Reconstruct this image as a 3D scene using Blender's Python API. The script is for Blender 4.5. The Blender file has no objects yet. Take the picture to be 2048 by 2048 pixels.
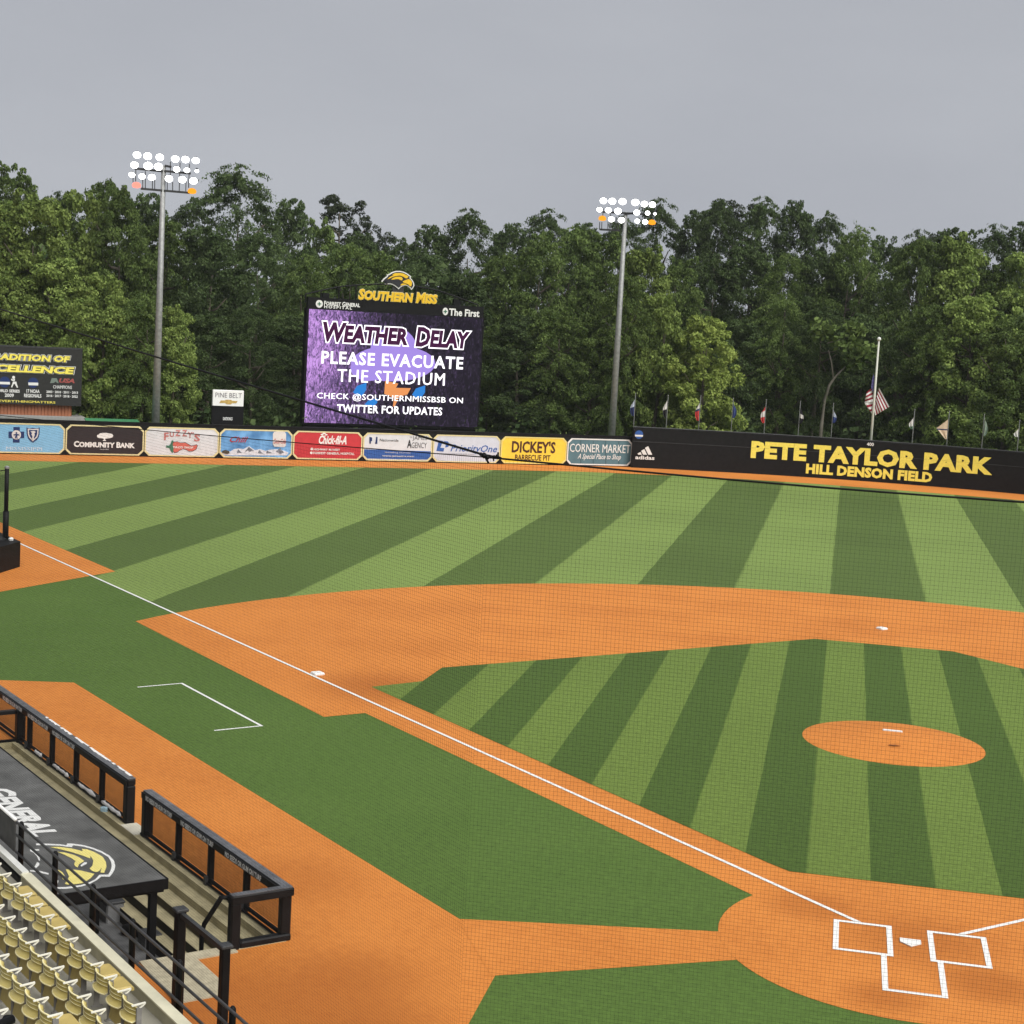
import bpy, math, random
from mathutils import Vector, Matrix
R_=math.radians
random.seed(7)
scene=bpy.context.scene
# ------------------------------------------------------------------ camera, sky, sun, exposure
CAMP=Vector((-2.12551,-35.12524,12.56625)); YAW,PITCH,ROLL,FPX=.19094,-.11617,.05678,3412.36
_f=Vector((-math.sin(YAW)*math.cos(PITCH),math.cos(YAW)*math.cos(PITCH),math.sin(PITCH)))
_r=_f.cross(Vector((0,0,1))).normalized(); _u=_r.cross(_f)
CR=_r*math.cos(ROLL)+_u*math.sin(ROLL); CU=-_r*math.sin(ROLL)+_u*math.cos(ROLL)
cam=bpy.data.cameras.new('camera'); camo=bpy.data.objects.new('camera',cam); scene.collection.objects.link(camo)
camo.matrix_world=Matrix(((CR.x,CU.x,-_f.x,CAMP.x),(CR.y,CU.y,-_f.y,CAMP.y),(CR.z,CU.z,-_f.z,CAMP.z),(0,0,0,1)))
cam.sensor_fit='HORIZONTAL'; cam.sensor_width=36; cam.lens=FPX/2048*36; cam.clip_start=.1; cam.clip_end=6000
scene.camera=camo
SUN_EL,SUN_AZ=50,122          # degrees; azimuth clockwise from +Y: from the first-base side
w=bpy.data.worlds.new('World'); scene.world=w; w.use_nodes=True
nt=w.node_tree; nt.nodes.clear()
def N(tree,t,**kw):
    n=tree.nodes.new(t)
    for k,v in kw.items():
        if k in n.inputs: n.inputs[k].default_value=v
        else: setattr(n,k,v)
    return n
sky=N(nt,'ShaderNodeTexSky',sky_type='NISHITA',sun_disc=False,sun_elevation=R_(SUN_EL),sun_rotation=R_(SUN_AZ),air_density=1.0,dust_density=3.0)
hs=N(nt,'ShaderNodeHueSaturation',Saturation=.12,Value=.55); nt.links.new(sky.outputs[0],hs.inputs['Color'])
tc=N(nt,'ShaderNodeTexCoord'); mp=N(nt,'ShaderNodeMapping'); mp.inputs['Scale'].default_value=(2.2,2.2,7)
nt.links.new(tc.outputs['Generated'],mp.inputs[0])
ns=N(nt,'ShaderNodeTexNoise',Scale=1.3,Detail=5.0,Roughness=.5); nt.links.new(mp.outputs[0],ns.inputs['Vector'])
rp=N(nt,'ShaderNodeValToRGB'); rp.color_ramp.elements[0].position=.3; rp.color_ramp.elements[1].position=.72
rp.color_ramp.elements[0].color=(2.68,2.82,3.14,1); rp.color_ramp.elements[1].color=(3.12,3.26,3.56,1)
nt.links.new(ns.outputs['Fac'],rp.inputs[0])
mx=N(nt,'ShaderNodeMix',data_type='RGBA'); mx.inputs['Factor'].default_value=.88
nt.links.new(hs.outputs[0],mx.inputs['A']); nt.links.new(rp.outputs[0],mx.inputs['B'])
sz=N(nt,'ShaderNodeSeparateXYZ'); nt.links.new(tc.outputs['Generated'],sz.inputs[0])
gr=N(nt,'ShaderNodeMapRange'); nt.links.new(sz.outputs[2],gr.inputs['Value']); gr.inputs['From Min'].default_value=.02; gr.inputs['From Max'].default_value=.34; gr.inputs['To Min'].default_value=1.07; gr.inputs['To Max'].default_value=.92
vm=N(nt,'ShaderNodeVectorMath',operation='SCALE'); nt.links.new(mx.outputs['Result'],vm.inputs[0]); nt.links.new(gr.outputs[0],vm.inputs['Scale'])
bg=N(nt,'ShaderNodeBackground',Strength=.05); nt.links.new(vm.outputs[0],bg.inputs[0])
wo=N(nt,'ShaderNodeOutputWorld'); nt.links.new(bg.outputs[0],wo.inputs[0])
sl=bpy.data.lights.new('sun','SUN'); so=bpy.data.objects.new('sun',sl); scene.collection.objects.link(so)
sl.energy=1.5; sl.angle=R_(70); sl.color=(1,.975,.93)
sd=Vector((math.sin(R_(SUN_AZ))*math.cos(R_(SUN_EL)),math.cos(R_(SUN_AZ))*math.cos(R_(SUN_EL)),math.sin(R_(SUN_EL))))
so.rotation_euler=sd.to_track_quat('Z','Y').to_euler(); so.location=(0,-60,80)
vs=scene.view_settings; scene.display_settings.display_device='sRGB'
vs.view_transform='Standard'; vs.look='None'; vs.gamma=1; vs.use_curve_mapping=False; vs.exposure=1.62
scene.cycles.use_denoising=True; scene.cycles.max_bounces=6; scene.cycles.diffuse_bounces=2; scene.cycles.transparent_max_bounces=8
scene.cycles.sample_clamp_indirect=4

# ------------------------------------------------------------------ measuring helpers (photo pixel -> point on a real plane)
def ray(px,py): return _f+CR*((px-1024)/FPX)-CU*((py-1024)/FPX)
def gz(px,py,z=0):
    d=ray(px,py); return CAMP+d*((z-CAMP.z)/d.z)
S2=math.sqrt(2)
def uv(u,v,z=0): return Vector(((v-u)/S2,(u+v)/S2,z))
def touv(p): return ((p.y-p.x)/S2,(p.x+p.y)/S2)
class Fr:                                   # vertical plane frame: x along, y away from the field, z up
    def __init__(s,o,ang):
        s.o=Vector(o); s.a=ang; s.ex=Vector((math.cos(ang),math.sin(ang),0)); s.ey=Vector((-math.sin(ang),math.cos(ang),0))
    def hit(s,px,py,y=0):
        d=ray(px,py); t=(y-(CAMP-s.o).dot(s.ey))/d.dot(s.ey); q=CAMP+d*t-s.o
        return q.dot(s.ex),q.z
    def w(s,x,y=0,z=0): return s.o+s.ex*x+s.ey*y+Vector((0,0,z))
def at_v(px,py,v):                          # point on the vertical plane v=const (parallel to the third-base line)
    d=ray(px,py); t=(v*S2-(CAMP.x+CAMP.y))/(d.x+d.y); p=CAMP+d*t; return touv(p)[0],p.z

# ------------------------------------------------------------------ materials
MATS={}
def mat(name,col,rough=.7,var=.12,scale=6.0,spec=.3,metal=0,emit=None,estr=0,bump=0,coords='Object',detail=3.0,stretch=None,tint=None):
    if name in MATS: return MATS[name]
    m=bpy.data.materials.new(name); m.use_nodes=True; t=m.node_tree; b=t.nodes['Principled BSDF']
    c=N(t,'ShaderNodeTexCoord'); n=N(t,'ShaderNodeTexNoise',Scale=scale,Detail=detail)
    if stretch:
        mpn=N(t,'ShaderNodeMapping'); mpn.inputs['Scale'].default_value=stretch
        t.links.new(c.outputs[coords],mpn.inputs[0]); t.links.new(mpn.outputs[0],n.inputs['Vector'])
    else: t.links.new(c.outputs[coords],n.inputs['Vector'])
    r=N(t,'ShaderNodeValToRGB'); r.color_ramp.elements[0].position=.3; r.color_ramp.elements[1].position=.7
    lo=[max(0,x*(1-var)) for x in col]; hi=[min(1,x*(1+var)) for x in col]
    if tint: hi=[min(1,a*(1+var)*k) for a,k in zip(col,tint)]
    r.color_ramp.elements[0].color=(*lo,1); r.color_ramp.elements[1].color=(*hi,1)
    t.links.new(n.outputs['Fac'],r.inputs[0]); t.links.new(r.outputs[0],b.inputs['Base Color'])
    b.inputs['Roughness'].default_value=rough; b.inputs['Specular IOR Level'].default_value=spec; b.inputs['Metallic'].default_value=metal
    if emit:
        b.inputs['Emission Color'].default_value=(*emit,1); b.inputs['Emission Strength'].default_value=estr
    if bump:
        bn=N(t,'ShaderNodeBump',Strength=bump,Distance=.02); t.links.new(n.outputs['Fac'],bn.inputs['Height']); t.links.new(bn.outputs[0],b.inputs['Normal'])
    MATS[name]=m; return m
def turf(name,dark,light,edge0,width,wob=.12):
    m=bpy.data.materials.new(name); m.use_nodes=True; t=m.node_tree; b=t.nodes['Principled BSDF']; L=t.links.new
    g=N(t,'ShaderNodeNewGeometry'); sx=N(t,'ShaderNodeSeparateXYZ'); L(g.outputs['Position'],sx.inputs[0])
    def mth(op,a,bv=None):
        q=N(t,'ShaderNodeMath',operation=op)
        for i,x in enumerate((a,bv)):
            if x is None: continue
            if isinstance(x,(int,float)): q.inputs[i].default_value=x
            else: L(x,q.inputs[i])
        return q.outputs[0]
    nz=N(t,'ShaderNodeTexNoise',Scale=.35,Detail=4.0); L(g.outputs['Position'],nz.inputs['Vector'])
    fine=N(t,'ShaderNodeTexNoise',Scale=5.5,Detail=6.0,Roughness=.85); L(g.outputs['Position'],fine.inputs['Vector'])
    big=N(t,'ShaderNodeTexNoise',Scale=.06,Detail=3.0); L(g.outputs['Position'],big.inputs['Vector'])
    if width:
        x=mth('ADD',sx.outputs[0],mth('MULTIPLY',mth('SUBTRACT',nz.outputs['Fac'],.5),wob))
        k=mth('FLOORED_MODULO',mth('DIVIDE',mth('SUBTRACT',x,edge0),width),2.0)
        e=.02   # soft seam between panels
        mr=N(t,'ShaderNodeMapRange'); L(k,mr.inputs['Value']); mr.inputs['From Min'].default_value=1-e; mr.inputs['From Max'].default_value=1+e
        fac=mr.outputs[0]
    mc=N(t,'ShaderNodeMix',data_type='RGBA'); mc.inputs['A'].default_value=(*dark,1); mc.inputs['B'].default_value=(*light,1)
    if width: L(fac,mc.inputs['Factor'])
    else: L(nz.outputs['Fac'],mc.inputs['Factor'])
    v=mth('ADD',mth('MULTIPLY',fine.outputs['Fac'],1.7),mth('MULTIPLY',big.outputs['Fac'],.5))
    v=mth('ADD',v,-.09)
    vv=N(t,'ShaderNodeMix',data_type='RGBA',blend_type='MULTIPLY'); vv.inputs['Factor'].default_value=1
    cb=N(t,'ShaderNodeCombineXYZ'); [L(v,cb.inputs[i]) for i in range(3)]
    L(mc.outputs['Result'],vv.inputs['A']); L(cb.outputs[0],vv.inputs['B']); L(vv.outputs['Result'],b.inputs['Base Color'])
    b.inputs['Roughness'].default_value=.8; b.inputs['Specular IOR Level'].default_value=.15
    bn=N(t,'ShaderNodeBump',Strength=.35,Distance=.03); L(fine.outputs['Fac'],bn.inputs['Height']); L(bn.outputs[0],b.inputs['Normal'])
    MATS[name]=m; return m
def clay(name,col,wet):
    m=bpy.data.materials.new(name); m.use_nodes=True; t=m.node_tree; b=t.nodes['Principled BSDF']; L=t.links.new
    g=N(t,'ShaderNodeNewGeometry')
    a=N(t,'ShaderNodeTexNoise',Scale=.22,Detail=5.0,Roughness=.6); L(g.outputs['Position'],a.inputs['Vector'])
    f=N(t,'ShaderNodeTexNoise',Scale=4.0,Detail=6.0,Roughness=.85); L(g.outputs['Position'],f.inputs['Vector'])
    s=N(t,'ShaderNodeMath',operation='ADD'); s0=N(t,'ShaderNodeMath',operation='MULTIPLY_ADD'); L(a.outputs['Fac'],s0.inputs[0]); s0.inputs[1].default_value=.6; s0.inputs[2].default_value=.2; L(s0.outputs[0],s.inputs[0])
    s2=N(t,'ShaderNodeMath',operation='MULTIPLY'); L(f.outputs['Fac'],s2.inputs[0]); s2.inputs[1].default_value=.85; L(s2.outputs[0],s.inputs[1])
    r=N(t,'ShaderNodeValToRGB'); r.color_ramp.elements[0].position=.70; r.color_ramp.elements[1].position=1.12/1.12
    r.color_ramp.elements[0].color=(*wet,1); r.color_ramp.elements[1].color=(*col,1)
    L(s.outputs[0],r.inputs[0])
    cur=r.outputs[0]
    for cx,cy,rad,amt in ((-11.9,-7.6,3.6,.5),(-10.4,-5.2,1.6,.3),(-9.2,-7.4,1.5,.3),(.2,.5,1.9,.4),(-2.0,1.9,1.2,.4),(-16.5,18.6,2.8,.45),(-13.4,-.5,2.0,.3),(1.5,-1.6,1.1,.5),(-.6,-2.9,.9,.4)):      # damp stains
        vd=N(t,'ShaderNodeVectorMath',operation='DISTANCE'); L(g.outputs['Position'],vd.inputs[0]); vd.inputs[1].default_value=(cx,cy,0)
        ma=N(t,'ShaderNodeMath',operation='MULTIPLY_ADD'); L(a.outputs['Fac'],ma.inputs[0]); ma.inputs[1].default_value=-rad*.9; L(vd.outputs['Value'],ma.inputs[2])
        mr=N(t,'ShaderNodeMapRange',interpolation_type='SMOOTHSTEP'); L(ma.outputs[0],mr.inputs['Value']); mr.inputs['From Min'].default_value=-.2*rad; mr.inputs['From Max'].default_value=.75*rad; mr.inputs['To Min'].default_value=amt; mr.inputs['To Max'].default_value=0
        mx=N(t,'ShaderNodeMix',data_type='RGBA'); L(mr.outputs[0],mx.inputs['Factor']); L(cur,mx.inputs['A']); mx.inputs['B'].default_value=(wet[0]*.62,wet[1]*.50,wet[2]*.36,1); cur=mx.outputs['Result']
    L(cur,b.inputs['Base Color'])
    b.inputs['Roughness'].default_value=.75; b.inputs['Specular IOR Level'].default_value=.15
    bn=N(t,'ShaderNodeBump',Strength=.25,Distance=.02); L(f.outputs['Fac'],bn.inputs['Height']); L(bn.outputs[0],b.inputs['Normal'])
    MATS[name]=m; return m
def leaf(name,dark,light):
    m=bpy.data.materials.new(name); m.use_nodes=True; t=m.node_tree; L=t.links.new; t.nodes.clear()
    o=N(t,'ShaderNodeOutputMaterial'); d=N(t,'ShaderNodeBsdfDiffuse'); tr=N(t,'ShaderNodeBsdfTranslucent'); ms=N(t,'ShaderNodeMixShader'); ms.inputs[0].default_value=.28
    g=N(t,'ShaderNodeNewGeometry'); oi=N(t,'ShaderNodeObjectInfo'); tc=N(t,'ShaderNodeTexCoord')
    n=N(t,'ShaderNodeTexNoise',Scale=.45,Detail=2.0); L(tc.outputs['Object'],n.inputs['Vector'])
    q=N(t,'ShaderNodeMath',operation='MULTIPLY_ADD'); L(g.outputs['Random Per Island'],q.inputs[0]); q.inputs[1].default_value=.45; L(n.outputs['Fac'],q.inputs[2])
    r=N(t,'ShaderNodeValToRGB'); r.color_ramp.elements[0].position=.45; r.color_ramp.elements[1].position=.95
    r.color_ramp.elements[0].color=(*dark,1); r.color_ramp.elements[1].color=(*light,1); L(q.outputs[0],r.inputs[0])
    h=N(t,'ShaderNodeHueSaturation'); L(r.outputs[0],h.inputs['Color'])
    mr=N(t,'ShaderNodeMapRange'); L(oi.outputs['Random'],mr.inputs['Value']); mr.inputs['To Min'].default_value=.78; mr.inputs['To Max'].default_value=1.2; L(mr.outputs[0],h.inputs['Value'])
    L(h.outputs[0],d.inputs[0]); L(h.outputs[0],tr.inputs[0]); L(d.outputs[0],ms.inputs[1]); L(tr.outputs[0],ms.inputs[2]); L(ms.outputs[0],o.inputs[0])
    MATS[name]=m; return m
def glow(name,col,strength):
    m=bpy.data.materials.new(name); m.use_nodes=True; t=m.node_tree; t.nodes.clear()
    o=N(t,'ShaderNodeOutputMaterial'); e=N(t,'ShaderNodeEmission',Strength=strength); e.inputs[0].default_value=(*col,1)
    n=N(t,'ShaderNodeTexNoise',Scale=3.0); mxn=N(t,'ShaderNodeMix',data_type='RGBA'); mxn.inputs['A'].default_value=(*col,1); mxn.inputs['B'].default_value=(*[min(1,c*1.08) for c in col],1)
    t.links.new(n.outputs['Fac'],mxn.inputs['Factor']); t.links.new(mxn.outputs['Result'],e.inputs[0])
    t.links.new(e.outputs[0],o.inputs[0]); MATS[name]=m; return m
black=mat('black_paint',(.0045,.0045,.005),.55,.3,spec=.15); blackpad=mat('black_vinyl_pad',(.0065,.0065,.007),.5,.35,3,.18)
padsheen=mat('wet_pad_sheen',(.07,.072,.078),.28,.5,5,.6)
blacknet=mat('black_twine',(.012,.012,.012),.9,.2)
steel=mat('galvanised_steel',(.25,.255,.25),.5,.2,4,.5,.3); darksteel=mat('dark_steel',(.035,.036,.038),.5,.3)
concrete=mat('concrete',(.36,.315,.19),.85,.22,2.2,.2,bump=.2,detail=6.0); wetcon=mat('wet_concrete',(.22,.205,.16),.6,.28,1.3,.35,detail=6.0)
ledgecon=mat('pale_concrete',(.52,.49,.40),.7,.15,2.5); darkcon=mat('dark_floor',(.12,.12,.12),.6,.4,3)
slabcon=mat('slab_concrete',(.40,.355,.25),.85,.2,5,.2,bump=.2,detail=6.0)
def screen_mat(name,col,op):
    m=bpy.data.materials.new(name); m.use_nodes=True; t=m.node_tree; t.nodes.clear(); L=t.links.new
    o=N(t,'ShaderNodeOutputMaterial'); d=N(t,'ShaderNodeBsdfDiffuse'); d.inputs[0].default_value=(*col,1); tr=N(t,'ShaderNodeBsdfTransparent'); ms=N(t,'ShaderNodeMixShader')
    n=N(t,'ShaderNodeTexNoise',Scale=5.0); mr=N(t,'ShaderNodeMapRange'); L(n.outputs['Fac'],mr.inputs['Value']); mr.inputs['To Min'].default_value=op*.75; mr.inputs['To Max'].default_value=op*1.25
    L(mr.outputs[0],ms.inputs[0]); L(tr.outputs[0],ms.inputs[1]); L(d.outputs[0],ms.inputs[2]); L(ms.outputs[0],o.inputs[0]); return m
railscreen=screen_mat('fine_black_screen',(.03,.025,.02),.36)
white=mat('white_paint',(.72,.72,.70),.5,.05); offwhite=mat('off_white_vinyl',(.62,.61,.60),.5,.06,2)
yellow=mat('yellow_paint',(.84,.72,.12),.5,.08); paleyellow=mat('pale_yellow_trim',(.66,.60,.33),.5,.08)
gold=mat('gold_paint',(.75,.47,.02),.45,.08)
# ------------------------------------------------------------------ mesh building
LK=scene.collection.objects.link
_tc={}
def text_geo(s,bold=0,shear=0,space=1.0,smallcaps=False):
    k=(s,bold,shear,space,smallcaps)
    if k in _tc: return _tc[k]
    cu=bpy.data.curves.new('lettering','FONT'); cu.body=s; cu.offset=bold; cu.shear=shear; cu.space_character=space; cu.resolution_u=2; cu.fill_mode='FRONT'
    if smallcaps:
        for i,ch in enumerate(s):
            if ch.islower(): cu.body_format[i].use_small_caps=True
        cu.small_caps_scale=.86
    ob=bpy.data.objects.new('lettering',cu); LK(ob)
    bpy.context.view_layer.update()
    e=ob.evaluated_get(bpy.context.evaluated_depsgraph_get()); me=e.to_mesh()
    vs_=[(v.co.x,v.co.y) for v in me.vertices]; fs=[tuple(p.vertices) for p in me.polygons]
    e.to_mesh_clear(); bpy.data.objects.remove(ob); bpy.data.curves.remove(cu)
    _tc[k]=(vs_,fs); return _tc[k]
class MB:
    def __init__(s): s.v=[]; s.f=[]; s.m=[]; s.mi=0
    def add(s,vs_,fs):
        o=len(s.v); s.v+=[tuple(x) for x in vs_]; s.f+=[tuple(i+o for i in f) for f in fs]; s.m+=[s.mi]*len(fs); return s
    def box(s,x0,x1,y0,y1,z0,z1):
        return s.add([(x0,y0,z0),(x1,y0,z0),(x1,y1,z0),(x0,y1,z0),(x0,y0,z1),(x1,y0,z1),(x1,y1,z1),(x0,y1,z1)],
            [(3,2,1,0),(4,5,6,7),(0,1,5,4),(1,2,6,5),(2,3,7,6),(3,0,4,7)])
    def rbox(s,x0,x1,y0,y1,z0,z1,b):            # box with chamfered vertical and top edges
        q=[(x0+b,y0),(x1-b,y0),(x1,y0+b),(x1,y1-b),(x1-b,y1),(x0+b,y1),(x0,y1-b),(x0,y0+b)]
        cx,cy=(x0+x1)/2,(y0+y1)/2
        def ring(z,ins): return [(x+(-ins if x>cx else ins),y+(-ins if y>cy else ins),z) for x,y in q]
        rs=[ring(z0,0),ring(z1-b,0),ring(z1,b*.8)]; o=[]
        for r in rs: o+=r
        fs=[(i+8*k,(i+1)%8+8*k,(i+1)%8+8*k+8,i+8*k+8) for k in (0,1) for i in range(8)]+[tuple(range(16,24)),tuple(range(7,-1,-1))]
        return s.add(o,fs)
    def bar(s,p,q,w,h=None):
        p,q=Vector(p),Vector(q); h=h or w; d=(q-p).normalized()
        a=d.cross(Vector((0,0,1))); a=a.normalized() if a.length>1e-4 else Vector((1,0,0)); b=a.cross(d)
        a*=w/2; b*=h/2
        return s.add([p-a-b,p+a-b,p+a+b,p-a+b,q-a-b,q+a-b,q+a+b,q-a+b],[(3,2,1,0),(4,5,6,7),(0,1,5,4),(1,2,6,5),(2,3,7,6),(3,0,4,7)])
    def tube(s,pts,r,n=8,cap=True):
        pts=[Vector(p) for p in pts]; rr=r if isinstance(r,(list,tuple)) else [r]*len(pts); vs_=[]; fs=[]
        for i,p in enumerate(pts):
            d=(pts[min(i+1,len(pts)-1)]-pts[max(i-1,0)]).normalized()
            a=d.cross(Vector((.01,.02,1))); a=a.normalized() if a.length>1e-3 else Vector((1,0,0)); b=d.cross(a)
            vs_+=[p+(a*math.cos(2*math.pi*k/n)+b*math.sin(2*math.pi*k/n))*rr[i] for k in range(n)]
        for i in range(len(pts)-1):
            fs+=[(i*n+k,i*n+(k+1)%n,(i+1)*n+(k+1)%n,(i+1)*n+k) for k in range(n)]
        if cap: fs+=[tuple(range(n-1,-1,-1)),tuple(range((len(pts)-1)*n,len(pts)*n))]
        return s.add(vs_,fs)
    def lathe(s,prof,n=16,c=(0,0,0)):
        vs_=[(c[0]+r*math.cos(2*math.pi*k/n),c[1]+r*math.sin(2*math.pi*k/n),c[2]+z) for r,z in prof for k in range(n)]
        fs=[(i*n+k,i*n+(k+1)%n,(i+1)*n+(k+1)%n,(i+1)*n+k) for i in range(len(prof)-1) for k in range(n)]
        fs+=[tuple(range(n-1,-1,-1)),tuple(range((len(prof)-1)*n,len(prof)*n))]
        return s.add(vs_,fs)
    def poly(s,pts,y,th=.01):                   # outline in x,z facing -y, real thickness
        n=len(pts); a=[(x,y,z) for x,z in pts]+[(x,y+th,z) for x,z in pts]
        return s.add(a,[tuple(range(n)),tuple(range(2*n-1,n-1,-1))]+[(i,i+n,(i+1)%n+n,(i+1)%n) for i in range(n)])
    def flat(s,pts,z,th=.0):                    # outline in x,y lying flat
        n=len(pts)
        if not th: return s.add([(x,y,z) for x,y in pts],[tuple(range(n))])
        a=[(x,y,z) for x,y in pts]+[(x,y,z-th) for x,y in pts]
        return s.add(a,[tuple(range(n)),tuple(range(2*n-1,n-1,-1))]+[(i,i+n,(i+1)%n+n,(i+1)%n) for i in range(n)])
    def disc(s,cx,cz,rx,rz,y,th=.01,n=20,a0=0,a1=2*math.pi):
        full=abs(a1-a0-2*math.pi)<1e-6
        return s.poly([(cx+rx*math.cos(a0+(a1-a0)*k/(n if full else n-1)),cz+rz*math.sin(a0+(a1-a0)*k/(n if full else n-1))) for k in range(n)],y,th)
    def text(s,t,box,y,bold=0,shear=0,space=1.0,out=0,fn=None,smallcaps=False,solid=False):
        """box=(x0,z0,x1,z1); fitted to it; out>0 fattens the same letters for an outline"""
        vs_,fs=text_geo(t,bold,shear,space,smallcaps)
        ax0=min(v[0] for v in vs_); ax1=max(v[0] for v in vs_); az0=min(v[1] for v in vs_); az1=max(v[1] for v in vs_)
        if bold>.01 and not out and not smallcaps and not solid and 'M' in t:     # heavy M: overlay shifted thin copies instead of fattening
            for k,dx in enumerate((-.55,.55,0)):
                w_=bold*.9*(box[2]-box[0])/(ax1-ax0); s.text(t,(box[0]+dx*w_+w_*.3,box[1],box[2]+dx*w_-w_*.3,box[3]),y-.0025*k,0,shear,space,0,fn)
            return s
        if out: vs_,fs=text_geo(t,bold+out,shear,space,smallcaps)
        x0,z0,x1,z1=box; kx=(x1-x0)/(ax1-ax0); kz=(z1-z0)/(az1-az0)
        pts=[(x0+(a-ax0)*kx,y,z0+(b-az0)*kz) for a,b in vs_]
        if fn: pts=[fn(*p) for p in pts]
        return s.add(pts,fs)
    def build(s,name,m,parent=None,shift=(0,0,0),smooth=False,loc=None):
        me=bpy.data.meshes.new(name); sh=Vector(shift)
        me.from_pydata([(a[0]-sh.x,a[1]-sh.y,a[2]-sh.z) for a in s.v],[],s.f)
        for q in (m if isinstance(m,(list,tuple)) else [m]): me.materials.append(q)
        if isinstance(m,(list,tuple)): me.polygons.foreach_set('material_index',s.m)
        if smooth: me.polygons.foreach_set('use_smooth',[True]*len(s.f))
        me.update()
        o=bpy.data.objects.new(name,me); LK(o)
        if parent: o.parent=parent
        if loc is not None: o.location=loc
        return o
def tag(o,label=None,cat=None,group=None,kind=None):
    if label: o['label']=label
    if cat: o['category']=cat
    if group: o['group']=group
    if kind: o['kind']=kind
    return o
def thing(name,label,cat,loc=(0,0,0),rz=0,group=None):
    o=bpy.data.objects.new(name,None); o.empty_display_size=.2; LK(o); o.location=loc; o.rotation_euler=(0,0,rz); return tag(o,label,cat,group)
def struct(name,mb,m): return tag(mb.build(name,m),kind='structure')
def copy_tree(o,parent=None):
    c=o.copy(); LK(c)
    if parent: c.parent=parent
    for ch in list(o.children): copy_tree(ch,c)
    return c

# ------------------------------------------------------------------ ground, turf, clay, markings
GR1=(.074,.116,.027); GR2=(.158,.226,.058)
m_out=turf('outfield_turf',GR1,GR2,-2.32,4.53); m_inf=turf('infield_turf',(.055,.096,.018),(.114,.170,.034),-.78,1.475,.07)
m_foul=turf('foul_turf',(.060,.110,.020),(.080,.134,.028),0,0)
m_clay=clay('clay_turf',(.56,.200,.040),(.43,.138,.025)); m_clay2=m_clay
m_wood=mat('forest_floor',(.035,.045,.018),.95,.4,.2)
def uvpoly(pts): return [(q.x,q.y) for q in (uv(*p) for p in pts)]
mb=MB(); mb.flat([(-3000,-3000),(3000,-3000),(3000,3000),(-3000,3000)],-1.6); struct('ground',mb,m_wood)
mb=MB(); mb.flat(uvpoly([(-30,0),(190,0),(190,190),(-30,190)]),0); struct('outfield_turf',mb,m_out)
mb=MB(); mb.flat(uvpoly([(190,0),(-30,0),(-30,-15.2),(-4,-15.2),(.85,-10.3),(2.51,-8.65),(5.39,-7.66),(28.81,-7.66),(33,-15.5),(33,-30),(190,-30)]),0); struct('foul_turf',mb,m_foul)
# dugout-side clay walk with the dugout pit left open
for nm,pl in (('clay_walk',[(28.81,-7.66),(5.39,-7.66),(2.51,-8.65),(.85,-10.3),(-.29,-11.45),(30.83,-11.45)]),
              ('clay_walk',[(5.98,-11.45),(-.29,-11.45),(-4,-15.2),(-9,-17.6),(-9,-18.5),(5.98,-18.5)]),
              ('clay_walk',[(30.83,-11.45),(22.3,-11.45),(22.3,-17.6),(33,-17.6),(33,-15.5)])):
    mb=MB(); mb.flat(uvpoly(pl),0.0 if pl[0][0]!=28.81 else .0); struct(nm,mb,m_clay if pl[0][0]>6 else m_clay2)
mb=MB(); mb.flat(uvpoly([(49.41,1.5),(150,1.2),(150,-25),(36.5,-20)]),.005); struct('bullpen_clay',mb,m_clay)
def arc(cx,cy,r,a0,a1,n): return [(cx+r*math.cos(a0+(a1-a0)*k/n),cy+r*math.sin(a0+(a1-a0)*k/n)) for k in range(n+1)]
RB=13.04*S2   # pitcher's rubber distance from home along +y
pc=uv(38.05,-2.0); pe=uv(-2.0,38.05)
rr=math.hypot(pc.x,pc.y-RB); a0=math.atan2(pe.y-RB,pe.x); a1=math.atan2(pc.y-RB,pc.x)
sk=uvpoly([(-2.0,38.05)])+arc(0,RB,rr,a0,a1,60)[1:-1]+uvpoly([(38.0,-2.0),(21.9,-2.25),(21.9,-.82),(3.7,-.9),(-.1,-.1),(-.9,3.7),(-.82,21.9),(-2.25,21.9)])
# the skin's outer edge as read from the photograph is a touch flatter than a true arc on the left
mb=MB(); mb.flat(sk,.006); struct('infield_clay',mb,m_clay)
mb=MB(); mb.flat(uvpoly([(5.39,-7.68),(2.46,-3.11),(1.08,-3.83),(2.51,-8.67),(2.55,-8.72),(5.3,-7.74)]),.004); struct('clay_path',mb,m_clay)
mb=MB(); mb.flat(arc(0,0,3.97,0,2*math.pi,72)[:-1],.0075); struct('home_circle_clay',mb,m_clay)
ig=[(-2.64,4.08),(2.64,4.08)]+uvpoly([(.98,5.4),(1.12,25.0),(3.2,25.18),(4.99,26.85),(22.75,26.65),(26.65,22.75),(26.85,4.99),(25.18,3.2),(25.0,1.12),(5.4,.98)])
mb=MB(); mb.flat(ig,.015); struct('infield_turf',mb,m_inf)
# pitcher's mound, 10 in high
mc=(0.02,18.02); prof=[(2.78,0),(2.6,.035),(2.2,.09),(1.6,.17),(.9,.235),(.45,.25)]
vs_=[(mc[0]+r*math.cos(2*math.pi*k/48),mc[1]+r*math.sin(2*math.pi*k/48),z+.017) for r,z in prof for k in range(48)]
fs=[(i*48+k,i*48+(k+1)%48,(i+1)*48+(k+1)%48,(i+1)*48+k) for i in range(5) for k in range(48)]+[tuple(range(5*48,6*48))]
mb=MB(); mb.add(vs_,fs); struct('pitchers_mound',mb,m_clay)
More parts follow.
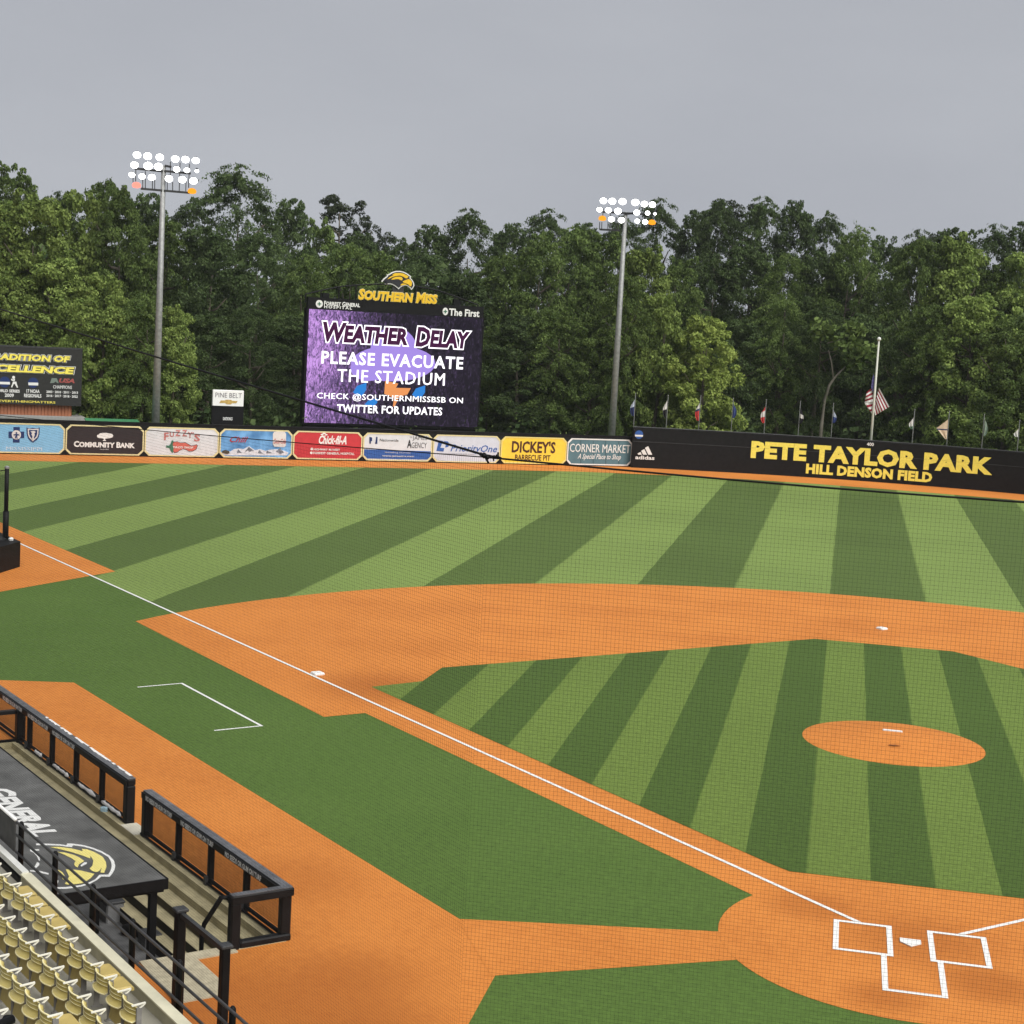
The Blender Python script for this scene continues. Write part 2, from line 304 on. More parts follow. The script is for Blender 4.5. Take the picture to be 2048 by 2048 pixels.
# worn, damp patches in the clay: each has a shape of its own
wet=mat('damp_clay',(.25,.082,.020),.7,.35,6,.2)
def blob(cx,cy,rx,ry,z,seed,nm='damp_clay_patch',m=wet):
    rnd=random.Random(seed); ph=[rnd.random()*6.28 for _ in range(3)]
    pts=[(cx+rx*math.cos(a)*(1+.16*math.sin(3*a+ph[0])+.1*math.sin(7*a+ph[1])),cy+ry*math.sin(a)*(1+.16*math.sin(2*a+ph[1])+.1*math.sin(5*a+ph[2]))) for a in [k*.157 for k in range(40)]]
    mb=MB(); mb.flat(pts,z); struct(nm,mb,m)
blob(0,16.75,.17,.08,.243,4)
L_=.0168
mb=MB(); mb.flat(uvpoly([(1.62,.0),(102.0,.0),(102.0,.11),(1.51,.11)]),L_); struct('foul_line',mb,white)
mb=MB(); mb.flat(uvpoly([(0,1.62),(0,60),(.11,60),(.11,1.51)]),L_); struct('foul_line',mb,white)
def ring(x0,x1,y0,y1,w,z,sides='lrtb'):
    m=MB()
    if 'l' in sides: m.flat([(x0,y0),(x0+w,y0),(x0+w,y1),(x0,y1)],z)
    if 'r' in sides: m.flat([(x1-w,y0),(x1,y0),(x1,y1),(x1-w,y1)],z)
    if 't' in sides: m.flat([(x0+w,y1-w),(x1-w,y1-w),(x1-w,y1),(x0+w,y1)],z)
    if 'b' in sides: m.flat([(x0+w,y0),(x1-w,y0),(x1-w,y0+w),(x0+w,y0+w)],z)
    return m
I=.0254
struct('batters_box_lines',ring(-62.5*I,-14.5*I,-27.5*I,44.5*I,.115,L_+.001),white)
struct('batters_box_lines',ring(14.5*I,62.5*I,-27.5*I,44.5*I,.115,L_+.001),white)
struct('catchers_box_lines',ring(-.62,.62,-2.6,-27.5*I,.115,L_+.001,'lrb'),white)
m=MB(); m.flat(uvpoly([(27.56,-6.02),(27.61,-4.45),(21.53,-4.45),(21.51,-6.01),(21.6,-6.01),(21.62,-4.54),(27.52,-4.54),(27.47,-6.02)]),.006); struct('coaches_box_lines',m,white)
# bases, plate, rubber
mb=MB(); mb.flat([(-8.5*I,17*I),(-8.5*I,8.5*I),(0,0),(8.5*I,8.5*I),(8.5*I,17*I)],0,.02); tag(mb.build('home_plate',white,loc=(0,0,.034)),'white five-sided home plate between the batter boxes','home plate')
def base(c,label):
    mb=MB(); mb.rbox(-.19,.19,-.19,.19,0,.075,.03); o=mb.build('base',white,loc=(c.x,c.y,.006)); o.rotation_euler=(0,0,R_(45)); tag(o,label,'base','canvas bases on the infield')
b3=(gz(638,1340.3,.08)+gz(648.9,1346.2,.08)+gz(621,1346,.02)+gz(632,1351.5,.02))*.25
base(b3,'white square third base touching the left foul line'); base(uv(27.43,27.43),'white square base alone on the far clay behind the mound')
mb=MB(); mb.rbox(-.305,.305,-.075,.075,0,.03,.01); tag(mb.build('pitching_rubber',white,loc=(0,60.75*.3048,.262)),'white pitching rubber lying across the top of the clay mound','pitching rubber')
# ------------------------------------------------------------------ outfield walls and advertising banners
A_L=Vector((-63.66,81.61,0)); B_L=Vector((-19.93,110.29,0)); LANG=math.atan2(B_L.y-A_L.y,B_L.x-A_L.x); LLEN=(B_L-A_L).length
WL=Fr(A_L,LANG)
def Q(x):   # base curve of the black centre-field wall
    x0,y0,x1,y1,x2,y2=-19.93,109.5,-3.9,112.75,12.7,111.3
    return y0*(x-x1)*(x-x2)/((x0-x1)*(x0-x2))+y1*(x-x0)*(x-x2)/((x1-x0)*(x1-x2))+y2*(x-x0)*(x-x1)/((x2-x0)*(x2-x1))
QS=[(-19.93+k*.5,0) for k in range(0,95)]; QS=[Vector((x,Q(x),0)) for x,_ in QS]
QL=[0.0]
for i in range(1,len(QS)): QL.append(QL[-1]+(QS[i]-QS[i-1]).length)
def qpt(s,y=0,z=0):
    i=max(0,min(len(QS)-2,int(s/QL[1]) if s>0 else 0))
    while i<len(QS)-2 and QL[i+1]<s: i+=1
    while i>0 and QL[i]>s: i-=1
    d=(QS[i+1]-QS[i]).normalized(); p=QS[i]+d*(s-QL[i]); n=Vector((-d.y,d.x,0)); return p+n*y+Vector((0,0,z))
def qhit(px,py):
    d=ray(px,py); lo,hi=100,200
    for _ in range(50):
        m_=(lo+hi)/2; p=CAMP+d*m_
        if p.y<Q(p.x): lo=m_
        else: hi=m_
    p=CAMP+d*lo; best=min(range(len(QS)-1),key=lambda i:(QS[i].xy-p.xy).length)
    dd=(QS[best+1]-QS[best]).normalized(); return QL[best]+(p-QS[best]).dot(dd),p.z
# left wall: black padded wall body behind the banners
wl=thing('outfield_wall','long black outfield wall carrying the row of advertising banners','wall',A_L,LANG)
mb=MB(); mb.box(-30,LLEN,.02,.35,0,2.45); mb.build('padding',blackpad,wl)
mb=MB(); mb.box(-30,LLEN,.0,.4,2.45,2.62); mb.build('top_rail',black,wl)
wc=thing('center_field_wall','tall black center field wall with yellow park name','wall',QS[0],0)
mb=MB(); H_=3.42
for i in range(len(QS)-1):
    a,b=QS[i],QS[i+1]; n=Vector((-(b-a).y,(b-a).x,0)).normalized()*.35
    mb.add([a,b,b+n,a+n]+[q+Vector((0,0,H_)) for q in (a,b,b+n,a+n)],[(0,1,5,4),(2,3,7,6),(4,5,6,7),(3,2,1,0)]+([(3,0,4,7)] if i==0 else []))
mb.build('padding',blackpad,wc,QS[0])
mb=MB(); mb.tube([qpt(s,.1,H_+.06) for s in [k*1.0 for k in range(0,47)]],.06,6); mb.build('top_pipe',darksteel,wc,QS[0])
mb=MB(); mb.tube([qpt(s,-.015,2.25) for s in [k*1.0 for k in range(0,47)]],.018,4); mb.build('seam',darksteel,wc,QS[0])
for txt_,tl,br,nb in (('PETE TAYLOR PARK',(1503.4,881.2),(1984.5,951),.055),('HILL DENSON FIELD',(1612.8,926.5),(1863.5,965.5),.055)):
    s0,z1=qhit(*tl); s1,z0=qhit(*br)
    mb=MB(); mb.text(txt_,(s0,z0,s1,z1),-.03,bold=nb,space=1.05,fn=lambda x,y,z:qpt(x,y,z)); mb.build('lettering',yellow,wc,QS[0])
s0,z1=qhit(1734,884.5); s1,z0=qhit(1747.5,892.5); mb=MB(); mb.text('400',(s0,z0,s1,z1),-.03,bold=.03,fn=lambda x,y,z:qpt(x,y,z)); mb.build('distance_mark',white,wc,QS[0])
# round emblem and three-stripe maker's mark on the black wall
def cc(x,y): return (980+x*.2174,800+y*.2174)
navy=mat('navy_print',(.012,.03,.12),.5,.1); blue=mat('blue_print',(.02,.09,.30),.5,.1); red=mat('red_print',(.42,.03,.03),.5,.12); bluemid=mat('mid_blue_print',(.03,.10,.34),.5,.12)
s0,z0=qhit(*cc(1370,318)); r=.36
def onq(fn_mb): return fn_mb
def qpoly(mb,pts,y=-.03):
    n=len(pts); mb.add([qpt(s,y,z) for s,z in pts],[tuple(range(n))])
mb=MB(); qpoly(mb,[(s0+r*math.cos(a),z0+r*math.sin(a)) for a in [k*.2618 for k in range(24)]]); mb.build('emblem',bluemid,wc,QS[0])
mb=MB(); qpoly(mb,[(s0-r*.98,z0-.02),(s0+r*.98,z0-.02),(s0+r*.95,z0-.17),(s0-r*.95,z0-.17)],-.045); mb.build('emblem_band',white,wc,QS[0])
mb=MB()
for pl in ([(1425,440),(1455,425),(1492,503),(1456,503)],[(1390,467),(1419,452),(1444,503),(1408,503)],[(1357,492),(1384,478),(1396,503),(1362,503)]):
    qpoly(mb,[qhit(*cc(*q)) for q in pl])
s0,z1=qhit(*cc(1337,508)); s1,z0=qhit(*cc(1512,552)); mb.text('adidas',(s0,z0,s1,z1),-.03,bold=.03,fn=lambda x,y,z:qpt(x,y,z)); mb.build('maker_mark',white,wc,QS[0])

# warning track of orange turf along both walls
wt_in=[WL.w(s_,-5.0) for s_ in (-60,-30,0,15,30,45)]+[Vector((-17.0,104.4,0)),Vector((-10.0,106.3,0)),Vector((-3.9,106.9,0)),Vector((4.5,106.5,0)),Vector((12.5,105.6,0)),Vector((27,103.2,0))]
wt_out=[WL.w(-60,.02)]+[WL.w(LLEN,.02)]+[q for q in QS[1:]]
mb=MB(); mb.flat([(q.x,q.y) for q in wt_in]+[(q.x,q.y) for q in reversed(wt_out)],.006); struct('warning_track',mb,m_clay)
bounds=[0,129.8,288,438,585,724.9,865,1001,1134,1264.8]
BS=[0]+[WL.hit(x,890)[0] for x in bounds[1:]]
def pxs(k,ox,oy): return lambda x,y:(ox+x*k,oy+y*k)
def banner(i,colr,label,x0=None,bordm=None):
    a=BS[i] if x0 is None else x0; b=BS[i+1]; g=.03; c=(a+b)/2
    o=WL.w(c,-.02,.09); t=thing('advertising_banner',label,'banner',o,LANG,'advertising banners along the left field wall')
    hw=(b-a)/2-g; H=2.24; ch=.34
    def octo(d): return [(-hw+d+ch,d),(hw-d-ch,d),(hw-d,d+ch),(hw-d,H-d-ch),(hw-d-ch,H-d),(-hw+d+ch,H-d),(-hw+d,H-d-ch),(-hw+d,d+ch)]
    mb=MB(); mb.poly(octo(.085),-.03,.05); mb.build('panel',colr,t)
    mb=MB(); A,B=octo(0),octo(.10)
    for y,s_ in ((-.05,1),):
        mb.add([(x,y,z) for x,z in A]+[(x,y,z) for x,z in B]+[(x,y+.06,z) for x,z in A],[(k,(k+1)%8,(k+1)%8+8,k+8) for k in range(8)]+[(k,k+16,(k+1)%8+16,(k+1)%8) for k in range(8)])
    mb.build('border',bordm or paleyellow,t)
    fr=Fr(o,LANG); t['_fr']=0
    return t,fr
def lay(t,fr,name,m,items,P,y=-.045):
    """items: ('t',text,(x0,y0),(x1,y1),opts) or ('p',[pts]) or ('c',cx,cy,rx,ry) in crop pixels"""
    mb=MB(); k=0
    if sum(i[0]=='t' for i in items)>1 and 'arch' not in name:
        for it in items:
            if it[0]=='t': lay(t,fr,name,m,[it],P,y)
        items=[i for i in items if i[0]!='t']
        if not items: return
        name='bullet_mark'
    for it in items:
        yy=y-k*.0015; k+=1
        if it[0]=='t':
            x0,z1=fr.hit(*P(*it[2])); x1,z0=fr.hit(*P(*it[3])); mb.text(it[1],(x0,z0,x1,z1),yy,**(it[4] if len(it)>4 else {}))
        elif it[0]=='p': mb.poly([fr.hit(*P(*q)) for q in it[1]],yy,.01)
        elif it[0]=='c':
            cx,cz=fr.hit(*P(it[1],it[2])); ax,_=fr.hit(*P(it[1]+it[3],it[2])); _,az=fr.hit(*P(it[1],it[2]+it[4])); mb.disc(cx,cz,abs(ax-cx),abs(az-cz),yy,.01)
    return mb.build(name,m,t)
del_keys=[]
# 1 light blue
t,fr=banner(0,mat('sky_blue_vinyl',(.20,.44,.66),.5,.07,2),'light blue banner with dark blue cross and shield emblems',x0=-1.25); P=pxs(.1553,0,840)
lay(t,fr,'cross_emblem',navy,[('p',[(172,90),(255,90),(255,148),(311,148),(311,233),(252,233),(252,290),(166,290),(166,233),(110,233),(110,148),(172,148)])],P)
lay(t,fr,'cross_center',offwhite,[('c',210,190,60,60)],P,-.06)
lay(t,fr,'figure',navy,[('c',210,165,10,12),('p',[(172,185),(200,178),(222,178),(250,187),(250,200),(222,197),(225,240),(212,240),(210,215),(200,240),(188,235),(200,197),(172,200)])],P,-.072)
lay(t,fr,'shield_emblem',navy,[('p',[(340,95),(380,108),(425,100),(470,108),(511,95),(508,180),(495,225),(470,260),(422,292),(380,262),(355,225),(343,180)])],P)
lay(t,fr,'shield_field',offwhite,[('p',[(355,110),(425,116),(496,110),(493,180),(480,220),(422,274),(372,220),(358,180)])],P,-.06)
lay(t,fr,'shield_core',navy,[('p',[(372,126),(425,130),(480,126),(476,180),(465,212),(422,255),(388,215),(375,180)])],P,-.072)
lay(t,fr,'staff',offwhite,[('p',[(390,145),(440,140),(458,152),(440,175),(448,195),(434,215),(436,245),(422,262),(414,240),(418,205),(402,190),(412,170)])],P,-.084)
lay(t,fr,'lettering',mat('faded_white',(.50,.62,.72),.5,.05),[('t','MISSISSIPPI',(78,340),(540,396),dict(bold=.02))],P)
# 2 dark brown
t,fr=banner(1,mat('dark_brown_vinyl',(.025,.018,.02),.5,.12,2),'dark brown banner with white tree emblem over two words')
lay(t,fr,'tree_emblem',white,[('p',[(1248,215),(1250,190),(1275,185),(1285,172),(1320,166),(1370,165),(1400,172),(1440,178),(1458,200),(1450,220),(1420,232),(1385,236),(1358,240),(1352,255),(1370,270),(1318,268),(1338,252),(1328,236),(1290,234),(1262,228)])],P)
lay(t,fr,'lettering',white,[('t','Community Bank',(950,268),(1735,364),dict(bold=.045,smallcaps=True)),('t','Member FDIC',(1288,369),(1400,384))],P)
# 3 white with chili pepper
t,fr=banner(2,mat('white_vinyl',(.60,.63,.66),.5,.06,2),'white banner with red chili pepper under arched letters'); P=pxs(.1605,290,850)
pinkred=mat('faded_red_print',(.45,.16,.15),.5,.3,6)
# each arched letter separately fitted
arch=[('F',(238,92),(292,188)),('U',(308,82),(360,150)),('Z',(378,62),(440,140)),('Z',(462,60),(522,142)),('Y',(532,86),(588,162)),("'",(592,90),(606,115)),('S',(612,110),(684,205))]
lay(t,fr,'arched_lettering',pinkred,[('t',a,b,c,dict(bold=.03)) for a,b,c in arch],P)
lay(t,fr,'chili_pepper',mat('chili_red_print',(.55,.13,.10),.5,.15),[('p',[(355,215),(400,210),(440,225),(500,222),(545,247),(575,262),(612,258),(640,248),(650,260),(632,300),(592,322),(550,324),(510,302),(470,294),(430,312),(400,335),(365,342),(345,310),(345,240)])],P)
lay(t,fr,'chili_outline',mat('dark_print',(.05,.03,.03),.5,.1),[('p',[(352,208),(400,203),(440,218),(502,215),(550,241),(575,255),(612,251),(642,240),(658,258),(638,306),(592,330),(550,332),(506,309),(470,301),(432,319),(402,343),(362,350),(340,312),(338,238)])],P,-.036)
lay(t,fr,'chili_stem',mat('green_print',(.05,.16,.10),.5,.15),[('p',[(262,252),(262,282),(300,285),(328,338),(345,350),(356,300),(345,240),(354,196),(335,188),(316,235),(298,256)])],P,-.055)
lay(t,fr,'pepper_lettering',white,[('t','TACO SHOP',(345,262),(600,294),dict(bold=.03))],P,-.06)
# 4 sky and mountains print
skyv=mat('blue_sky_print',(.06,.22,.52),.5,.35,.8,tint=(2.5,1.6,1.2))
t,fr=banner(3,skyv,'blue sky banner with snowy mountains and a white can')
snow=mat('snow_print',(.60,.65,.72),.5,.12,2)
lay(t,fr,'snow_field',snow,[('p',[(945,345),(1000,318),(1060,330),(1110,300),(1160,290),(1225,300),(1295,262),(1370,312),(1430,300),(1500,322),(1560,306),(1640,300),(1730,318),(1790,345),(1760,378),(985,378)])],P,-.04)
lay(t,fr,'mountain_rock',mat('grey_rock_print',(.16,.18,.22),.5,.5,8),[('p',[(1140,350),(1160,300),(1205,348)]),('p',[(1235,345),(1262,305),(1295,272),(1360,325),(1330,318),(1300,335),(1280,312)]),('p',[(1405,350),(1420,310),(1470,355)]),('p',[(1505,352),(1520,318),(1585,350)]),('p',[(1630,330),(1680,285),(1728,340),(1690,362)])],P,-.055)
lay(t,fr,'can_picture',offwhite,[('p',[(1592,240),(1592,110),(1606,86),(1640,80),(1715,80),(1742,88),(1756,112),(1754,255),(1735,275),(1610,268)])],P,-.062)
lay(t,fr,'lettering',red,[('t','Chill',(1058,140),(1282,218),dict(bold=.01,shear=.45)),('t','Coca-Cola',(1602,168),(1748,232),dict(bold=.01,shear=.35))],P,-.08)
lay(t,fr,'boulder_picture',mat('boulder_print',(.07,.06,.04),.5,.5,9),[('p',[(955,342),(965,318),(1005,308),(1045,322),(1052,350),(1020,362),(985,352)])],P,-.082)
# 5 red
t,fr=banner(4,mat('red_vinyl',(.48,.035,.045),.5,.08,2),'red banner with white script lettering and two bulleted lines'); P=pxs(.1553,580,850)
lay(t,fr,'lettering',white,[('t','Chick-fil-A',(372,130),(725,252),dict(bold=.035,shear=.3)),('c',438,108,22,10),('c',410,122,18,9),('c',466,124,15,9),
   ('c',279,308,17,17),('c',273,358,17,17),('t','HIGHWAY 98 WEST',(305,299),(640,334),dict(bold=.03)),('t','FORREST GENERAL HOSPITAL',(300,344),(826,386),dict(bold=.03))],P)
# 6 white over blue
t,fr=banner(5,MATS['white_vinyl'],'white and blue banner with agency name in black')
lay(t,fr,'lower_field',bluemid,[('p',[(950,312),(1815,338),(1815,420),(1790,445),(975,430),(950,405)])],P,-.04)
lay(t,fr,'eagle_frame_emblem',navy,[('p',[(1020,152),(1055,160),(1055,205),(1040,208),(1040,240),(1020,238)]),('p',[(1108,152),(1125,154),(1122,244),(1092,240),(1100,212)])],P,-.05)
lay(t,fr,'lettering',mat('black_print',(.02,.02,.025),.5,.1),[('t','Nationwide',(1156,175),(1395,216)),('t','THE',(1538,148),(1572,164)),('t','JAMES',(1578,140),(1764,208),dict(bold=-.005)),('t','A',(1510,190),(1562,296),dict(bold=.03)),('t','GENCY',(1566,222),(1758,300),dict(bold=-.005))],P,-.05)
lay(t,fr,'web_address',offwhite,[('t','www.jamesins.com',(1185,384),(1592,420),dict(bold=.02)),('t','Hattiesburg, Mississippi',(1222,342),(1550,370))],P,-.06)
# 7 white, blue italic name
t,fr=banner(6,mat('cool_white_vinyl',(.54,.58,.66),.5,.06,2),'white banner with blue italic lettering behind the cable joint'); P=pxs(.22777,590,520)
lay(t,fr,'monogram',bluemid,[('p',[(1262,1582),(1298,1588),(1275,1648),(1310,1652),(1302,1682),(1240,1676)]),('p',[(1305,1590),(1340,1592),(1356,1612),(1345,1640),(1318,1646),(1322,1620)])],P)
lay(t,fr,'lettering',bluemid,[('t','PriorityOne',(1366,1618),(1770,1708),dict(bold=.012,shear=.3))],P)
lay(t,fr,'web_address',MATS['black_print'],[('t','www.priorityonebank.com',(1240,1692),(1570,1712))],P)
# 8 yellow
t,fr=banner(7,mat('yellow_vinyl',(.78,.56,.055),.5,.06,2),'bright yellow banner with dark maroon condensed lettering',bordm=mat('yellow_trim',(.72,.60,.20),.5,.06)); P=pxs(.2174,980,800)
lay(t,fr,'lettering',mat('maroon_print',(.06,.015,.01),.5,.1),[('t',"DICKEY'S",(203,372),(598,492),dict(bold=.03)),('t','BARBECUE PIT',(230,500),(553,560),dict(bold=.02))],P)
# 9 teal
t,fr=banner(8,mat('teal_vinyl',(.085,.165,.195),.5,.08,2),'teal banner with white border and white lettering',bordm=white)
lay(t,fr,'lettering',white,[('t','CORNER MARKET',(735,400),(1285,490),dict(bold=.015)),('t','A Special Place to Shop',(806,492),(1200,562),dict(bold=.008,shear=.4))],P)
lay(t,fr,'seam',mat('dark_teal_seam',(.04,.085,.10),.5,.1),[('p',[(x,372+(x-830)*.02),(x+6,372+(x-830)*.02),(x+6,598),(x,598)]) for x in (830,945,1060,1180)],P,-.04)
for o in list(bpy.data.objects):
    if '_fr' in o: del o['_fr']
# ------------------------------------------------------------------ scoreboard, signs, light poles, flags
def from_wall(px,py,off,zb=0):
    """frame parallel to the left wall, `off` metres behind it, with its origin under the pixel"""
    fr=Fr(WL.w(0,off,0),LANG); x,_=fr.hit(px,py); return Fr(WL.w(x,off,zb),LANG)
P=pxs(.22777,590,520)
sf=from_wall(785,740,9.0); T=thing('scoreboard','large lit video scoreboard showing a weather delay message','scoreboard',sf.o,LANG)
cs=[sf.hit(*P(*q)) for q in ((125,430),(1650,512),(85,1420),(1595,1475))]
sx0=(cs[0][0]+cs[2][0])/2; sx1=(cs[1][0]+cs[3][0])/2; sz1=(cs[0][1]+cs[1][1])/2; sz0=(cs[2][1]+cs[3][1])/2
# screen picture: purple feather texture, brighter at its left; it is a lit screen
m=bpy.data.materials.new('led_screen'); m.use_nodes=True; t_=m.node_tree; t_.nodes.clear(); L=t_.links.new
o_=N(t_,'ShaderNodeOutputMaterial'); e_=N(t_,'ShaderNodeEmission',Strength=.36); c_=N(t_,'ShaderNodeTexCoord')
mp_=N(t_,'ShaderNodeMapping'); mp_.inputs['Rotation'].default_value=(0,R_(28),0); mp_.inputs['Scale'].default_value=(1.5,1,.6); L(c_.outputs['Object'],mp_.inputs[0])
n1=N(t_,'ShaderNodeTexNoise',Scale=3.0,Detail=5.0,Roughness=.7,Distortion=1.6); L(mp_.outputs[0],n1.inputs['Vector'])
sp=N(t_,'ShaderNodeSeparateXYZ'); L(c_.outputs['Object'],sp.inputs[0])
n2=N(t_,'ShaderNodeTexNoise',Scale=.16,Detail=2.0); L(c_.outputs['Object'],n2.inputs['Vector'])
mr_=N(t_,'ShaderNodeMapRange'); L(sp.outputs[0],mr_.inputs['Value']); mr_.inputs['From Min'].default_value=sx0-1; mr_.inputs['From Max'].default_value=sx0+(sx1-sx0)*.55; mr_.inputs['To Min'].default_value=.36; mr_.inputs['To Max'].default_value=.0
ad=N(t_,'ShaderNodeMath',operation='ADD'); L(n1.outputs['Fac'],ad.inputs[0]); L(mr_.outputs[0],ad.inputs[1])
ad2=N(t_,'ShaderNodeMath',operation='MULTIPLY_ADD'); L(n2.outputs['Fac'],ad2.inputs[0]); ad2.inputs[1].default_value=.24; L(ad.outputs[0],ad2.inputs[2])
rp_=N(t_,'ShaderNodeValToRGB'); el=rp_.color_ramp.elements; el[0].position=.60; el[0].color=(.014,.012,.018,1); el[1].position=1.0; el[1].color=(.62,.34,.82,1)
q=el.new(.72); q.color=(.040,.030,.055,1); q=el.new(.84); q.color=(.14,.085,.22,1); L(ad2.outputs[0],rp_.inputs[0]); L(rp_.outputs[0],e_.inputs[0]); L(e_.outputs[0],o_.inputs[0]); led=m
mb=MB(); mb.box(sx0-.18,sx1+.18,.05,.95,sz0-.15,sz1+.1); mb.build('cabinet',black,T)
scr=MB().box(sx0,sx1,-.02,.04,sz0,sz1).build('screen',led,T)
SCR=[]
ga=lambda n,c,s=.36: glow(n,c,s)
wg=ga('screen_white',(1,.95,1),.55); mar=ga('screen_maroon',(.060,.012,.05)); pinkg=ga('screen_pink',(.85,.50,.90)); lil=ga('screen_lilac',(.36,.25,.72),.36); lil2=ga('screen_lavender',(.26,.20,.62),.5); orr=ga('screen_orange',(.95,.36,.12),.30); blu=ga('screen_blue',(.03,.24,.70),.32)
def on(items,name,m_,y):
    if len(items)>1 and items[0][0]=='t': return [on([i],name,m_,y) for i in items]
    mb=MB(); k=0
    for it in items:
        yy=y-.002*k; k+=1
        if it[0]=='t':
            x0,z1=sf.hit(*P(*it[2])); x1,z0=sf.hit(*P(*it[3])); mb.text(it[1],(x0,z0,x1,z1),yy,**(it[4] if len(it)>4 else {}))
        else: mb.poly([sf.hit(*P(*q)) for q in it[1]],yy,.008)
    return mb.build(name,m_,scr)
ell=lambda cx,cy,rx,ry,n=28:[(cx+rx*math.cos(k*2*math.pi/n),cy+ry*math.sin(k*2*math.pi/n)) for k in range(n)]
on([('p',ell(866,790,205,200)),('p',ell(860,908,372,158)),('p',ell(650,950,165,112))],'cloud_picture',lil,-.04)
on([('p',[(790,1060),(905,1085),(885,1122),(1015,1125),(985,1180),(912,1200),(872,1290),(858,1285),(868,1210),(782,1175)])],'bolt_picture',orr,-.06)
drop=lambda x0,y0,x1,y1:[(x1,y0),(x1-.02*(x1-x0),y0+.55*(y1-y0)),(x0+.7*(x1-x0),y1),(x0+.3*(x1-x0),y1),(x0,y0+.75*(y1-y0)),(x0+.3*(x1-x0),y0+.25*(y1-y0))]
on([('p',drop(508,1076,626,1190)),('p',drop(1026,1100,1142,1210)),('p',drop(608,1215,722,1285))],'raindrop_picture',blu,-.06)
wd=[('t','Weather',(242,540),(985,752),dict(bold=.045,smallcaps=True,shear=.12,space=1.0)),('t','Delay',(1062,585),(1528,782),dict(bold=.045,smallcaps=True,shear=.12))]
def wdo(out): return [(a,b,c,d,dict(e,out=out)) for a,b,c,d,e in wd]
on(wdo(.05),'headline_outline',wg,-.08); on(wd,'headline',mar,-.10)
on([('t','PLEASE EVACUATE',(232,795),(1470,962),dict(bold=.024,space=1.12)),('t','THE STADIUM',(372,955),(1308,1104),dict(bold=.024,space=1.12)),('t','CHECK @SOUTHERNMISSBSB ON',(190,1160),(1468,1272),dict(bold=.022,space=1.06)),('t','TWITTER FOR UPDATES',(366,1264),(1287,1365),dict(bold=.022,space=1.06))],'message',wg,-.12)
# header band with sponsor names, arch truss, big letters
hz=sf.hit(*P(115,345))[1]; hz2=sf.hit(*P(1630,400))[1]
hb=MB(); hb.box(sx0-.1,sx1+.1,.1,.7,sz1+.1,(hz+hz2)/2+.05); hb=hb.build('header',black,T)
def sfl(items,name,m_,y,par):
    mb=MB(); k=0
    for it in items:
        yy=y-.002*k; k+=1
        if it[0]=='t':
            x0,z1=sf.hit(*P(*it[2])); x1,z0=sf.hit(*P(*it[3])); mb.text(it[1],(x0,z0,x1,z1),yy,**(it[4] if len(it)>4 else {}))
        else: mb.poly([sf.hit(*P(*q)) for q in it[1]],yy,.02)
    return mb.build(name,m_,par)
sfl([('t','Forrest General',(258,358),(572,416),dict(bold=.03,smallcaps=True)),('t','HOSPITAL',(258,397),(502,436),dict(bold=.03,space=1.35)),('p',ell(215,385,31,34)),('p',ell(1322,452,24,33)),('t','The First',(1356,424),(1620,503),dict(bold=.03))],'sponsor_lettering',white,.05,hb)
sfl([('p',[(x-4,y-16),(x+4,y-16),(x+4,y+16),(x-4,y+16)]) for x,y in ((215,385),(1322,452))]+[('p',[(x-16,y-4),(x+16,y-4),(x+16,y+4),(x-16,y+4)]) for x,y in ((215,385),(1322,452))],'sponsor_emblem',MATS['green_print'],.02,hb)
tr=MB(); top=[(105,300),(240,268),(400,235),(550,220),(720,212),(900,215),(1080,232),(1250,262),(1420,320),(1620,395)]
pt=[sf.hit(*P(*q)) for q in top]
tr.tube([(x,.4,z) for x,z in pt],.07,6)
for x,z in pt[:4]+pt[6:]: tr.bar((x,.4,z),(x,.4,sz1+.5),.1)
for (x,z) in (sf.hit(*P(290,290)),sf.hit(*P(1445,345))): tr.box(x-.28,x+.28,.5,1.0,sz1+.3,z)
tr.build('arch_truss',black,T)
bk=MB(); x0,z1=sf.hit(*P(556,300)); x1,z0=sf.hit(*P(1252,392)); bk.box(x0+.3,x1-.3,.12,.2,sz1+.1,z1-.2); bk.build('name_backing',black,T)
sm=[('t','Southern Miss',(560,252),(1248,388),dict(bold=.045,smallcaps=True,shear=.12))]
sfl([(a,b,c,d,dict(e,out=.03)) for a,b,c,d,e in sm],'name_outline',paleyellow,.06,T); sfl(sm,'name_lettering',gold,.0,T)
# eagle head emblem
PE=pxs(.04399,755,535)
eag_out=[(180,630),(290,500),(440,390),(415,320),(500,315),(690,200),(860,155),(1030,155),(1190,190),(1350,270),(1470,360),(1540,415),(1500,470),(1590,570),(1660,700),(1675,830),(1620,940),(1545,1020),(1480,930),(1370,845),(1260,825),(1120,860),(1030,920),(965,990),(880,915),(770,830),(670,780),(560,755),(345,765),(330,735),(420,700),(380,650),(210,660)]
def inset(pts,d):
    cx=sum(a for a,_ in pts)/len(pts); cy=sum(b for _,b in pts)/len(pts); n=len(pts); o=[]
    area=sum(pts[i][0]*pts[(i+1)%n][1]-pts[(i+1)%n][0]*pts[i][1] for i in range(n)); sg=1 if area>0 else -1
    for i in range(n):
        a,b,c=Vector(pts[i-1]),Vector(pts[i]),Vector(pts[(i+1)%n]); e1=(b-a).normalized(); e2=(c-b).normalized()
        n1=Vector((-e1.y,e1.x))*sg; n2=Vector((-e2.y,e2.x))*sg; h=(n1+n2); h=h.normalized() if h.length>.2 else n1
        o.append(tuple(b+h*min(d/max(.5,h.dot(n1)),d*1.6)))
    return o
eag_top=[(430,545),(560,430),(720,350),(670,310),(800,255),(1000,245),(1150,270),(1300,335),(1410,400),(1340,495),(1270,490),(1150,410),(1020,365),(900,375),(700,420),(560,490)]
